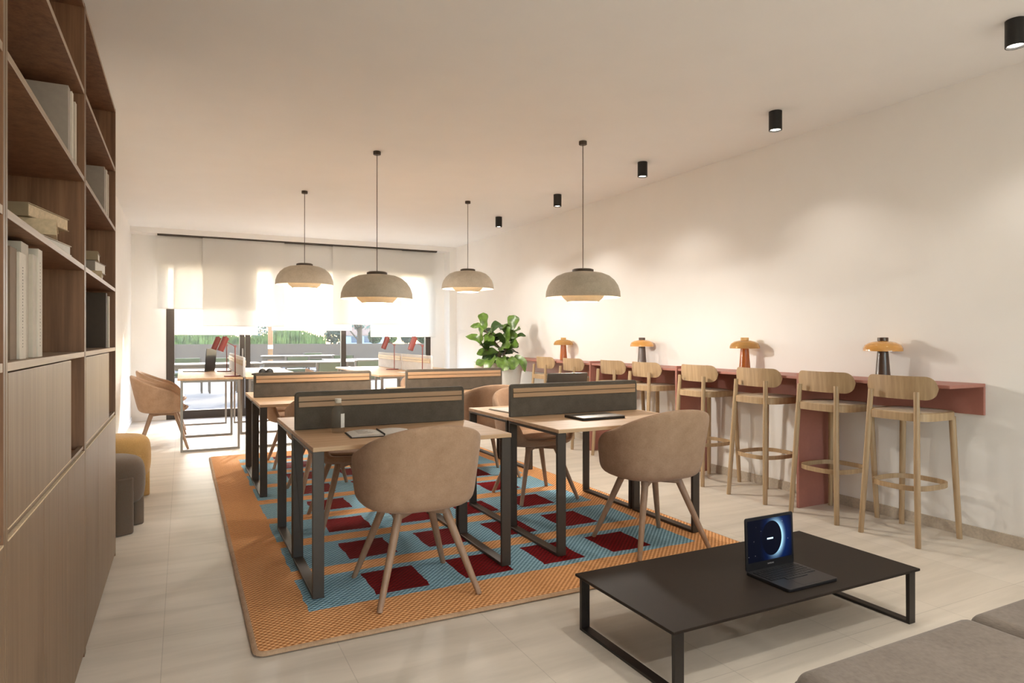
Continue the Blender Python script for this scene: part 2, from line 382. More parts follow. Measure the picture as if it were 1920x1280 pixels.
def tag(o, label=None, cat=None, group=None, kind=None):
    if label: o['label'] = label
    if cat: o['category'] = cat
    if group: o['group'] = group
    if kind: o['kind'] = kind
    return o
def thing(name, label, cat, loc=(0, 0, 0), rotz=0, group=None):
    o = bpy.data.objects.new(name, None); COL.objects.link(o)
    o.empty_display_size = .1; o.location = loc; o.rotation_euler.z = rotz
    return tag(o, label, cat, group)
def struct(name, mb, mat, parent=None, **k):
    o = mb.build(name, mat, parent, **k)
    if parent is None: o['kind'] = 'structure'
    return o
def copy_tree(o, parent=None):
    c = o.copy(); COL.objects.link(c)
    if parent: c.parent = parent
    for ch in list(o.children): copy_tree(ch, c)
    return c
def place(o, label, loc, rotz=0, group=None):
    o.location = loc; o.rotation_euler.z = rotz; o['label'] = label
    if group: o['group'] = group
    return o
def spow(v, p): return math.copysign(abs(v) ** p, v)

# ------------------------------------------------------------------ room
XL, XR, YB, YF, H = -.68, 4.463, 11.37, -5.2, 2.9
struct('floor', MB().box(XL - .1, XR + .1, YF - .1, YB + .12, -.12, 0), MT['tile'])
struct('ceiling', MB().box(XL - .1, XR + .1, YF - .1, YB + .2, H, H + .12), MT['ceiling'])
struct('wall_right', MB().box(XR, XR + .1, YF, YB + .1, 0, H), MT['plaster'])
struct('wall_left', MB().box(XL - .1, XL, YF, YB + .1, 0, H), MT['plaster'])
B0, B1, BZ0, BZ1 = -.1, 4.0, .25, 2.55
struct('wall_back', MB().box(XL - .1, B0, YF - .1, YF, 0, H).box(B1, XR + .1, YF - .1, YF, 0, H).box(B0, B1, YF - .1, YF, 0, BZ0).box(B0, B1, YF - .1, YF, BZ1, H), MT['plaster'])
w2 = thing('window_fill', 'window', 'window'); w2['kind'] = 'structure'; del w2['category']; del w2['label']  # unseen window added behind the camera, brings fill daylight to the near room
fr = MB(); fr.box(B0, B1, YF - .08, YF - .02, BZ0, BZ0 + .07).box(B0, B1, YF - .08, YF - .02, BZ1 - .07, BZ1)
for k in range(4): fr.box(B0 + k * (B1 - B0 - .07) / 3, B0 + k * (B1 - B0 - .07) / 3 + .07, YF - .081, YF - .019, BZ0, BZ1)
fr.build('window_frame', MT['frame'], w2)
for k in range(3): MB().box(B0 + k * (B1 - B0 - .07) / 3 + .07, B0 + (k + 1) * (B1 - B0 - .07) / 3, YF - .055, YF - .045, BZ0 + .07, BZ1 - .07).build('pane', MT['pane'], w2)
WX0, WX1, WZ = -.215, 4.065, 2.54
wf = MB()
wf.box(XL, WX0, YB, YB + .1, 0, H).box(WX1, XR, YB, YB + .1, 0, H).box(WX0, WX1, YB, YB + .1, WZ, H)
struct('wall_front', wf, MT['plaster'])
struct('trim_1', MB().box(4.33, XR, 11.09, YB, 0, 2.82), MT['plaster'])
struct('trim_2', MB().box(XL, XR, 11.09, YB, 2.82, H), MT['plaster'])
struct('baseboard_right', MB().box(XR - .012, XR, YF, 11.09, 0, .073), MT['stone_skirt'])
struct('baseboard_left', MB().box(XL, XL + .012, 4.45, YB, 0, .073), MT['plaster'])
struct('baseboard_front', MB().box(XL + .012, WX0 - .002, YB - .012, YB, 0, .073), MT['plaster'])

# window: bronze frame, three panes, lever handle
w = thing('window_1', 'dark bronze framed glass doors across the far wall of the room', 'window'); w['kind'] = 'structure'; del w['category']
fr = MB()
for a, b_ in ((WX0, -.103), (.829, .905), (.914, .99), (2.446, 2.529), (3.971, WX1)): fr.box(a, b_, YB - .005, YB + .075, 0, WZ)
fr.box(WX0, WX1, YB - .003, YB + .073, 2.40, WZ - .001).box(WX0, WX1, YB - .003, YB + .073, .001, .129)
fr.build('window_frame', MT['frame'], w)
for a, b_ in ((-.103, .829), (.99, 2.446), (2.529, 3.971)):
    MB().box(a, b_, YB + .03, YB + .04, .129, 2.40).build('pane', MT['pane'], w)
hd = MB(); hd.box(.862, .882, YB - .03, YB - .005, .93, 1.09); hd.box(.864, .88, YB - .06, YB - .03, .94, .96); hd.box(.862, .882, YB - .06, YB - .045, .94, 1.07)
hd.build('door_handle', MT['grey_steel'], w, bevel=.004)

# sheer panel blinds on a track under the soffit
YT = 11.13
tag(MB().box(-.328, 4.10, YT - .02, YT + .10, 2.795, 2.8195).build('blind_track', MT['frame'], bevel=.003),
    'slim dark bronze ceiling track carrying the sheer panel blinds', 'blind track')
for x0, x1, z0, yo, lab in ((-.328, 1.087, 1.700, .035, 'shortest sheer panel blind, hanging at the far left end of the track'),
                            (-.101, 1.087, 1.308, .075, 'long sheer panel blind over the left glass door, behind a shorter one'),
                            (.286, 1.484, 1.441, -.005, 'front sheer panel blind crossing the door stile with the handle'),
                            (1.296, 2.581, 1.383, .055, 'wide sheer panel blind in the middle, left of the slim dark mullion'),
                            (2.26, 3.451, 1.488, .01, 'front sheer panel blind over the middle mullion, behind the wide pendant'),
                            (2.911, 4.096, 1.278, .06, 'lowest sheer panel blind at the right end of the track')):
    t = thing('panel_blind', lab, 'blind', (0, YT + yo, 0), 0, 'sheer panel blinds')
    MB().box(x0, x1, -.0012, .0012, z0, 2.795).build('cloth', MT['blind'], t)
    MB().box(x0, x1, -.0025, .0025, z0 - .004, z0 + .008).build('hem_bar', MT['blind'], t)

# ------------------------------------------------------------------ rug
RX0, RX1, RY0, RY1 = .25, 3.045, 2.735, 7.53
t = thing('rug', 'large woven rug with orange border, blue bands and dark red blocks', 'rug')
def rrect(x0, x1, y0, y1, r, n=6):
    out = []
    for cx, cy, a0 in ((x1 - r, y1 - r, 0), (x0 + r, y1 - r, 90), (x0 + r, y0 + r, 180), (x1 - r, y0 + r, 270)):
        out += [(cx + r * math.cos(R(a0 + 90 * k / n)), cy + r * math.sin(R(a0 + 90 * k / n))) for k in range(n + 1)]
    return out
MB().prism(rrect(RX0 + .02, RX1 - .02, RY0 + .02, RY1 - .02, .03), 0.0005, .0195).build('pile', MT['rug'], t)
path = [(x, y, .0100) for x, y in rrect(RX0 + .02, RX1 - .02, RY0 + .02, RY1 - .02, .03)]
rb = MB(); rb.tube(path, .0, 10, rs=[1] * len(path), closed=True)
rb.v = []; rb.f = []; rb.mi = []
m_ = len(path); nn = 10
for i, p in enumerate(path):
    tdir = (Vector(path[(i + 1) % m_]) - Vector(path[i - 1])).normalized(); a = tdir.cross(Vector((0, 0, 1))).normalized()
    for k in range(nn):
        an = 2 * PI * k / nn
        q = Vector(p) + a * (.021 * math.cos(an)) + Vector((0, 0, .0095 * math.sin(an)))
        rb.v.append(tuple(q))
for i in range(m_):
    j = (i + 1) % m_
    for k in range(nn):
        rb.f.append((i * nn + k, i * nn + (k + 1) % nn, j * nn + (k + 1) % nn, j * nn + k)); rb.mi.append(0)
rb.build('rope_border', MT['rope'], t, smooth=True)
RZ = .0210

# ------------------------------------------------------------------ bookcase units
SH = [1.195, 1.535, 1.885, 2.230]           # shelf centres
BXF, BXB, BT = -.343, XL + .015, 2.582
def bookcase(y0, y1, label):
    t = thing('bookcase', label, 'bookcase', (0, y0, 0), 0, 'oak wall units along the left wall')
    L_ = y1 - y0; th = .018
    for a in (0.0, L_ - th):
        MB().box(BXB, BXF, a, a + th, 0, BT).build('side_panel', [MT['oak_v'], MT['oak_dark']], t, bevel=.0012)
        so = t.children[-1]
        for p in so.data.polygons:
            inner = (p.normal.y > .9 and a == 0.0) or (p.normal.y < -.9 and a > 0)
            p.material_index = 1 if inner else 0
    MB().box(BXB - .012, BXB, 0, L_, 0, BT).build('back_panel', MT['oak_dark'], t)
    for z in SH + [BT - .009]:
        sh = MB().box(BXB, BXF - .001, th, L_ - th, z - .01, z + .01 if z < 2.5 else BT).build('shelf', [MT['oak_y'], MT['oak_dark']], t, bevel=.001)
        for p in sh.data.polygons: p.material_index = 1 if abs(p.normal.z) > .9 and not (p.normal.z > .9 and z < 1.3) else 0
    # carcass deck over the lower doors and the fixed divider of the open niche
    MB().box(BXB, BXF - .02, th, L_ - th, .80, .82).build('deck', MT['oak_dark'], t)
    yd = .895 if L_ < 1.31 else .94
    MB().box(BXB, BXF - .02, yd - .018, yd, .82, SH[0] - .01).build('niche_divider', MT['oak_dark'], t)
    MB().box(BXB, BXF - .022, th, L_ - th, 0, .06).build('plinth', MT['oak_dark'], t)
    d = MB().box(BXF - .02, BXF + .0005, th + .002, yd + .001, .838, SH[0] - .013).build('door', MT['oak_v'], t, bevel=.0015)
    MB().box(BXF - .012, BXF + .001, th + .002, yd + .001, .836, .8395).build('edge_pull', MT['bk_cream'], d)
    n = 3; wd = (L_ - 2 * th) / n
    for k in range(n):
        d = MB().box(BXF - .02, BXF, th + k * wd + .0012, th + (k + 1) * wd - .0012, .02, .812).build('door', MT['oak_v'], t, bevel=.0015)
        MB().box(BXF - .012, BXF + .001, th + k * wd + .002, th + (k + 1) * wd - .002, .8105, .8145).build('edge_pull', MT['bk_cream'], d)
    MB().box(BXF - .02, BXF - .004, th, L_ - th, .822, .834).build('rail', MT['oak_v'], t)
    return t
bookcase(.455, 1.768, 'oak bookcase unit nearest the camera, only its edge in view')
bookcase(1.772, 3.084, 'tall oak bookcase with open shelves of pale books over doors, nearer of two')
bookcase(3.090, 4.425, 'tall oak bookcase at the end of the run, beside the grey pouf')

def book(name, label, y0, y1, x_front, depth, z0, hgt, cover, group, page=None, rot=0, lying=False):
    """standing: thickness along y, spine to the room; lying: thickness along z, spine to the camera side"""
    cy = (y0 + y1) / 2
    t = thing(name, label, 'book', (x_front, cy, z0), rot, group)
    h = (y1 - y0) / 2; c = .003
    if not lying:
        cv = MB(); cv.box(-depth, 0, -h, -h + c, 0, hgt).box(-depth, 0, h - c, h, 0, hgt).box(-c, 0, -h + c, h - c, 0, hgt)
        cv.build('cover', cover, t, bevel=.001)
        MB().box(-depth + .004, -c, -h + c, h - c, .003, hgt - .004).build('pages', page or MT['page'], t)
    else:
        cv = MB(); cv.box(-depth, 0, -h, h, 0, c).box(-depth, 0, -h, h, hgt - c, hgt).box(-depth, 0, -h, -h + c, c, hgt - c)
        cv.build('cover', cover, t, bevel=.001)
        MB().box(-depth + .004, -.004, -h + c, h - .004, c, hgt - c).build('pages', page or MT['page'], t)
    return t
g = 'books standing on the lower open shelf of the nearer bookcase'
z0 = SH[0] + .0105
y = 1.965
for i, (th_, hg, mat, xf, dp, lab) in enumerate((
        (.070, .278, 'bk_tan', -.372, .17, 'tan book at the left end of the standing row on the lower shelf'),
        (.075, .272, 'bk_white', -.366, .17, 'off-white book standing beside the tan one on the lower shelf'),
        (.088, .308, 'bk_pale', -.376, .2, 'tallest pale grey binder standing in the row on the lower shelf'),
        (.050, .285, 'bk_pale', -.366, .16, 'slim short pale book standing right of the tallest binder'),
        (.060, .306, 'bk_white', -.362, .2, 'white book at the right end of the standing row on the lower shelf'))):
    t = book('book', lab, y, y + th_, xf, dp, z0, hg, MT[mat], g)
    if i in (1, 4):
        tx = MB()
        for q in range(26):
            zz = .03 + q * (hg - .06) / 26
            tx.box(0, .0004, -.004, .004 * random.uniform(-.2, 1), zz, zz + .004 * random.uniform(.5, 1))
        tx.build('spine_print', MT['ink'], t)
    y += th_ + .001
g = 'books lying in a pile on the middle shelf of the nearer bookcase'
z1 = SH[1] + .0105
book('book', 'white paperback at the bottom of the pile on the middle shelf', 2.44, 2.74, -.365, .2, z1, .034, MT['bk_white'], g, MT['paper'], R(-8), True)
book('book', 'thick cream paperback in the middle of the pile on the middle shelf', 2.46, 2.78, -.368, .19, z1 + .0345, .048, MT['bk_cream'], g, MT['bk_cream'], R(7), True)
book('book', 'olive clothbound book on top of the pile on the middle shelf', 2.42, 2.73, -.382, .2, z1 + .083, .042, MT['bk_olive'], g, MT['bk_cream'], R(-12), True)
g = 'binders standing on the upper shelf of the nearer bookcase'
z2 = SH[2] + .0105
book('binder', 'grey binder with a plain cover on the upper shelf of the nearer bookcase', 2.875, 2.92, -.372, .2, z2, .29, MT['bk_grey'], g)
book('binder', 'pale binder behind the grey one on the upper shelf of the nearer bookcase', 2.922, 2.955, -.366, .2, z2, .285, MT['bk_white'], g)
book('binder', 'shorter cream binder last in the row on the upper shelf of the nearer bookcase', 2.957, 2.99, -.36, .2, z2, .258, MT['bk_pale'], g)
g = 'binders on the upper shelf of the far bookcase'
book('binder', 'grey boxed binder first in the row on the far bookcase', 4.13, 4.175, -.372, .22, z2, .285, MT['bk_grey'], g)
book('binder', 'pale binder in the middle of the row on the far bookcase', 4.177, 4.215, -.366, .22, z2, .28, MT['bk_white'], g)
book('binder', 'slim white binder last in the row on the far bookcase', 4.217, 4.25, -.362, .2, z2, .265, MT['bk_pale'], g)
g = 'books lying in a pile on the far bookcase'
book('book', 'cream book at the bottom of the small pile on the far bookcase', 3.80, 4.16, -.366, .2, z1, .045, MT['bk_cream'], g, MT['paper'], R(4), True)
book('book', 'grey book in the middle of the small pile on the far bookcase', 3.80, 4.06, -.37, .19, z1 + .0455, .05, MT['bk_grey'], g, MT['paper'], R(-5), True)
book('book', 'thin tan book on top of the small pile on the far bookcase', 3.79, 4.02, -.374, .18, z1 + .096, .044, MT['bk_olive'], g, MT['paper'], R(3), True)
g = 'books standing on the lower shelf of the far bookcase'
book('book', 'dark brown book standing on the lower shelf of the far bookcase', 4.19, 4.255, -.37, .24, z0, .30, MT['bk_dark'], g)
book('book', 'white book standing behind the dark brown one on the far bookcase', 4.257, 4.295, -.362, .2, z0, .285, MT['bk_white'], g)

# ------------------------------------------------------------------ poufs
def pouf(name, label, x, y, mat, r=.285, ztop=.455):
    t = thing(name, label, 'pouf', (x, y, 0), R(8), 'poufs by the left wall')
    zb = .17
    prof = [(0.0, zb), (r * .80, zb), (r * .95, zb + .03), (r, zb + .10), (r, ztop - .11), (r * .95, ztop - .045), (r * .8, ztop - .012), (r * .5, ztop), (0, ztop + .006)]
    MB().lathe(prof, 40).build('cushion', mat, t, smooth=True, sub=1)
    for k in range(4):
        a = R(-65 + 90 * k)
        cx, cy = math.cos(a) * (r - .04), math.sin(a) * (r - .04)
        # upright slab of the leg, rounded, hugging the drum
        lg = MB(); hw, hd = .058, .042
        ux, uy = math.cos(a), math.sin(a)
        f = lambda x_, y_, z_: (cx + ux * x_ - uy * y_, cy + uy * x_ + ux * y_, z_)
        lg.prism([(hd * spow(math.cos(q), .55), hw * spow(math.sin(q), .55)) for q in (2 * PI * i / 24 for i in range(24))], 0, .365, f)
        lg.build('leg', mat, t, smooth=True, bevel=.012, seg=3)
    return t
pouf('pouf', 'grey boucle pouf with thick upholstered legs beside the bookcase', -.438, 5.02, MT['pouf_grey'], .222, .485)
pouf('pouf', 'mustard yellow pouf by the left wall behind the grey one', -.438, 5.92, MT['mustard'], .222, .505)

# ------------------------------------------------------------------ desks
def desk(L_, D, Hh, near):
    """local x = long side, user sits at -y"""
    t = thing('desk', 'desk', 'desk')
    th = .022
    MB().box(-L_ / 2, L_ / 2, -D / 2, D / 2, Hh - th, Hh).build('desktop', MT['desk_oak'], t, bevel=.0025)
    for sx in (-1, 1):
        f = MB(); z1 = Hh - th - .0005
        if near:
            wv, tk = .054, .020
            x0, x1 = (-L_ / 2, -L_ / 2 + wv) if sx < 0 else (L_ / 2 - wv, L_ / 2)
            f.box(x0, x1, -D / 2 + .008, -D / 2 + .008 + tk, 0, z1).box(x0, x1, D / 2 - .008 - tk, D / 2 - .008, 0, z1)
            f.box(x0, x1, -D / 2 + .008 + tk, D / 2 - .008 - tk, 0, .016)
            f.box(x0, x1, -D / 2 + .008 + tk, D / 2 - .008 - tk, z1 - .014, z1)
        else:
            wv = .024
            x0, x1 = (-L_ / 2 + .012, -L_ / 2 + .012 + wv) if sx < 0 else (L_ / 2 - .012 - wv, L_ / 2 - .012)
            f.box(x0, x1, -D / 2 + .03, -D / 2 + .03 + wv, 0, z1).box(x0, x1, D / 2 - .03 - wv, D / 2 - .03, 0, z1)
            f.box(x0, x1, -D / 2 + .03 + wv, D / 2 - .03 - wv, 0, wv)
            f.box(x0, x1, -D / 2 + .03 + wv, D / 2 - .03 - wv, z1 - wv, z1)
        f.build('leg_frame', MT['steel'] if near else MT['grey_steel'], t, bevel=.002)
    return t
DN = .7405 - RZ
d0 = desk(1.05, .645, DN, True)
GD = 'oak desks with dark steel frames on the rug'
XA, XB_ = 1.0775, 2.425
rows = [(3.503, 0), (4.157, PI), (5.727, 0), (6.388, PI)]
dl = {(0, 0): 'oak desk in front left carrying the glass bottle and the open notebook',
      (0, 1): 'oak desk behind the front left divider, facing the window end',
      (1, 0): 'oak desk in front right carrying the closed grey laptop',
      (1, 1): 'oak desk behind the front right divider, with an open laptop on it',
      (0, 2): 'oak desk of the second row at left, in front of its divider',
      (0, 3): 'oak desk behind the second row divider at left',
      (1, 2): 'oak desk of the second row at right, in front of its divider',
      (1, 3): 'oak desk behind the second row divider at right, nearest the plant'}
first = True
for (ci, ri), lab in dl.items():
    o = d0 if first else copy_tree(d0); first = False
    yy, rz = rows[ri]
    place(o, lab, ((XA if ri < 2 else XA - .012) if ci == 0 else XB_, yy, RZ), rz, GD)
DF = .81
d1 = desk(1.238, .665, DF, False)
GF = 'oak desks with slim grey frames by the window'
first = True
for x, y_, rz, lab in ((.288, 8.655, -PI / 2, 'window-end oak desk at left with a red lamp, nearest the chairs'),
                       (.288, 9.90, -PI / 2, 'window-end oak desk at left holding the upright dark laptop'),
                       (.985, 8.655, PI / 2, 'window-end oak desk at left carrying the black headphones'),
                       (.985, 9.90, PI / 2, 'window-end oak desk at left, far side beside the glass doors'),
                       (2.44, 8.34, -PI / 2, 'window-end oak desk at right, near corner pointing into the room'),
                       (2.44, 9.585, -PI / 2, 'window-end oak desk at right, rear left beside the middle mullion'),
                       (3.13, 8.34, PI / 2, 'window-end oak desk at right with papers, next to the plant'),
                       (3.13, 9.585, PI / 2, 'window-end oak desk at right, rear one near the reveal')):
    o = d1 if first else copy_tree(d1); first = False
    place(o, lab, (x, y_, 0), rz, GF)

def divider(L_, hgt, felt, rail):
    t = thing('desk_divider', 'divider', 'desk divider')
    r = .022; th = .028
    poly = [(-L_ / 2, 0), (L_ / 2, 0)] + [(L_ / 2 - r + r * math.cos(R(a)), hgt - r + r * math.sin(R(a))) for a in range(0, 91, 15)] \
        + [(-L_ / 2 + r + r * math.cos(R(a)), hgt - r + r * math.sin(R(a))) for a in range(90, 181, 15)]
    MB().prism(poly, -th / 2, th / 2, lambda x, y_, z: (x, z, y_)).build('felt_panel', felt, t, bevel=.006, smooth=True)
    for sy in (-1, 1):
        for a, b_ in ((.128, .156), (.160, .188)):
            MB().box(-L_ / 2 + .02, L_ / 2 - .02, *sorted((sy * (th / 2 - .002), sy * (th / 2 + .007))), a, b_).build('wood_rail', rail, t, bevel=.0015)
    return t
v0 = divider(1.025, .214, MT['felt'], MT['rail_oak'])
GV = 'grey felt dividers with oak rails between the desks on the rug'
place(v0, 'grey felt divider with oak rails behind the glass bottle, front left', (1.077, 3.830, .741), 0, GV)
place(copy_tree(v0), 'grey felt divider with oak rails behind the closed laptop, front right', (2.425, 3.830, .741), 0, GV)
place(copy_tree(v0), 'grey felt divider with oak rails in the second row at left', (1.066, 6.058, .741), 0, GV)
place(copy_tree(v0), 'grey felt divider with oak rails in the second row, before the plant', (2.425, 6.058, .741), 0, GV)
v1 = divider(1.20, .225, MT['white_felt'], MT['seat_oak'])
GW = 'pale felt dividers between the window-end desks'
place(v1, 'pale felt divider seen nearly edge-on behind the nearer red lamps at left', (.636, 8.655, .8105), PI / 2, GW)
place(copy_tree(v1), 'pale felt divider nearer the glass doors between the left window-end desks', (.636, 9.90, .8105), PI / 2, GW)
place(copy_tree(v1), 'pale felt divider with oak rails, nearer one at the right window-end desks', (2.785, 8.34, .8105), PI / 2, GW)
place(copy_tree(v1), 'pale felt divider with oak rails, farther one at the right window-end desks', (2.785, 9.585, .8105), PI / 2, GW)

# ------------------------------------------------------------------ tub chairs (front faces +y)
def tub_chair():
    t = thing('tub_chair', 'chair', 'chair')
    a, b_, n = .315, .285, 2.7
    N_ = 72
    def ztop(d):
        def lerp(x, x0, x1, y0, y1):
            u = min(1, max(0, (x - x0) / (x1 - x0))); u = u * u * (3 - 2 * u); return y0 + (y1 - y0) * u
        if d < 126: return .838 - .25 * (d / 126) ** 1.7
        if d < 143: return lerp(d, 126, 143, .588, .475)
        return .475
    rows_ = []
    for i in range(N_):
        d = 360 * i / N_; tt = R(d); dd = d if d <= 180 else 360 - d
        sx, sy = spow(math.sin(tt), 2 / n), -spow(math.cos(tt), 2 / n)
        back = max(0, math.cos(tt))
        zt = ztop(dd)
        def P(k, z, xk=None):
            lean = -.055 * max(0, (z - .46) / .38) * back
            kx = k if xk is None else xk
            return (a * kx * sx, b_ * k * sy + lean, z)
        zs = [.47 + (zt - .022 - .47) * q for q in (0.0, .33, .66, 1.0)]
        pts = [P(.35, .408), P(.62, .410), P(.80, .424), P(.875, .445)]
        pts += [P(.91 + .09 * min(1, (z - .47) / .3), z) for z in zs]
        kk = .91 + .09 * min(1, (zt - .47) / .3)
        pts += [P(kk - .025, zt - .004), P(kk - .075, zt), P(kk - .125, zt - .006), P(kk - .15, zt - .024)]
        zi = [.462 + (zt - .03 - .462) * q for q in (.66, .33, .0)]
        pts += [P(.91 - .15 + .075 * max(0, min(1, (z - .47) / .3)), z) for z in zi]
        pts += [P(.45, .455)]
        rows_.append(pts)
    m = MB(); K = len(rows_[0])
    vs = [p for r in rows_ for p in r]; fs = []
    for i in range(N_):
        j = (i + 1) % N_
        for k in range(K - 1): fs.append((i * K + k, j * K + k, j * K + k + 1, i * K + k + 1))
    c0 = len(vs); vs += [(0, 0, .408), (0, 0, .455)]
    for i in range(N_):
        j = (i + 1) % N_
        fs.append((c0, j * K, i * K)); fs.append((c0 + 1, i * K + K - 1, j * K + K - 1))
    m.add(vs, fs); m.build('shell', MT['chair_fab'], t, smooth=True, sub=1)
    # loose seat pad
    sp = MB(); rings = [(.30, .462), (.72, .464), (.765, .478), (.74, .492), (.5, .499), (0.001, .501)]
    M_ = 48; vs = []; fs = []
    for k, z in rings:
        vs += [(a * k * spow(math.sin(2 * PI * i / M_), 2 / n), -b_ * k * spow(math.cos(2 * PI * i / M_), 2 / n) + .012, z) for i in range(M_)]
    for q in range(len(rings) - 1):
        fs += [(q * M_ + i, q * M_ + (i + 1) % M_, (q + 1) * M_ + (i + 1) % M_, (q + 1) * M_ + i) for i in range(M_)]
    sp.add(vs, fs); sp.build('seat_pad', MT['chair_fab'], t, smooth=True, sub=1)
    # wooden cross under the shell and four splayed legs
    cr = MB()
    for ang in (45, 135):
        u = Vector((math.cos(R(ang)), math.sin(R(ang)), 0)) * .178
        cr.bar(-u + Vector((0, 0, .392)), u + Vector((0, 0, .392)), .046, .030)
    cr.box(-.06, .06, -.06, .06, .376, .407)
    cr.build('cross_base', MT['chair_wood'], t, bevel=.005)
    for sx in (-1, 1):
        for sy in (-1, 1):
            lg = MB(); pts = []; rs = []
            for q in range(6):
                f = q / 5
                pts.append((sx * (.118 + .127 * f), sy * (.118 + .127 * f), .398 * (1 - f)))
                rs.append(.0215 - .0075 * f)
            lg.tube(pts, .02, 12, rs=rs)
            lg.v = [(x, y_, max(z, 0.0)) for x, y_, z in lg.v]
            lg.build('leg', MT['chair_wood'], t, smooth=True)
    return t
GC = 'peach tub chairs at the desks'
ch = tub_chair()
chairs = [(1.04, 3.145, RZ, 0, 'peach tub chair in the foreground, its back to us at the front left desk'),
          (2.525, 3.155, RZ, R(-3), 'peach tub chair in the foreground at the front right desk, by the low table'),
          (1.04, 4.50, RZ, PI, 'peach tub chair behind the front left desks, mostly hidden by the divider'),
          (2.475, 4.51, RZ, PI, 'peach tub chair facing us under the front right desks'),
          (1.03, 5.40, RZ, R(3), 'peach tub chair at the second row left desk, showing behind the front desk edge'),
          (2.44, 5.40, RZ, R(-2), 'peach tub chair with its back to us at the second row right desk'),
          (1.02, 6.77, RZ, PI, 'peach tub chair on the far side of the second row left desks'),
          (2.43, 6.80, RZ, PI, 'peach tub chair hidden beyond the second row right divider'),
          (-.19, 8.50, 0, -PI / 2 + R(2), 'peach tub chair seen from the side by the left wall, nearer of the two'),
          (-.20, 9.75, 0, -PI / 2, 'peach tub chair by the left wall, half behind the nearer one'),
          (1.86, 9.35, 0, -PI / 2, 'pale tub chair at the right window-end desks, only its rim showing')]
for i, (x, y_, z, rz, lab) in enumerate(chairs):
    o = ch if i == 0 else copy_tree(ch)
    place(o, lab, (x, y_, z), rz, GC)

# ------------------------------------------------------------------ counter on the right wall
CX0 = 4.085
def counter(y0, y1, lab, supp, far=False):
    t = thing('wall_counter', lab, 'counter', (0, y0, 0), 0, 'terracotta counter sections on the right wall')
    L_ = y1 - y0
    MB().box(CX0, XR - .0005, 0, L_, .953, .975).build('worktop', MT['pink'], t, bevel=.004)
    MB().box(XR - .022, XR - .0008, 0, L_, .778, .953).build('apron', MT['pink'], t, bevel=.002)
    if supp:
        MB().box(CX0 - .012, XR - .0008, L_ + .0005, L_ + .0235, 0, .999).build('support_panel', MT['pink'], t, bevel=.003)
counter(2.305, 3.362, 'terracotta counter section nearest the camera, open at its right end', True)
counter(3.390, 4.700, 'terracotta counter section with the clear amber lamp nearer the camera', True)
counter(4.728, 6.130, 'terracotta counter section with the brown footed amber lamp farther away', True)
counter(6.158, 8.60, 'terracotta counter section at the far end, beside the plant', False)

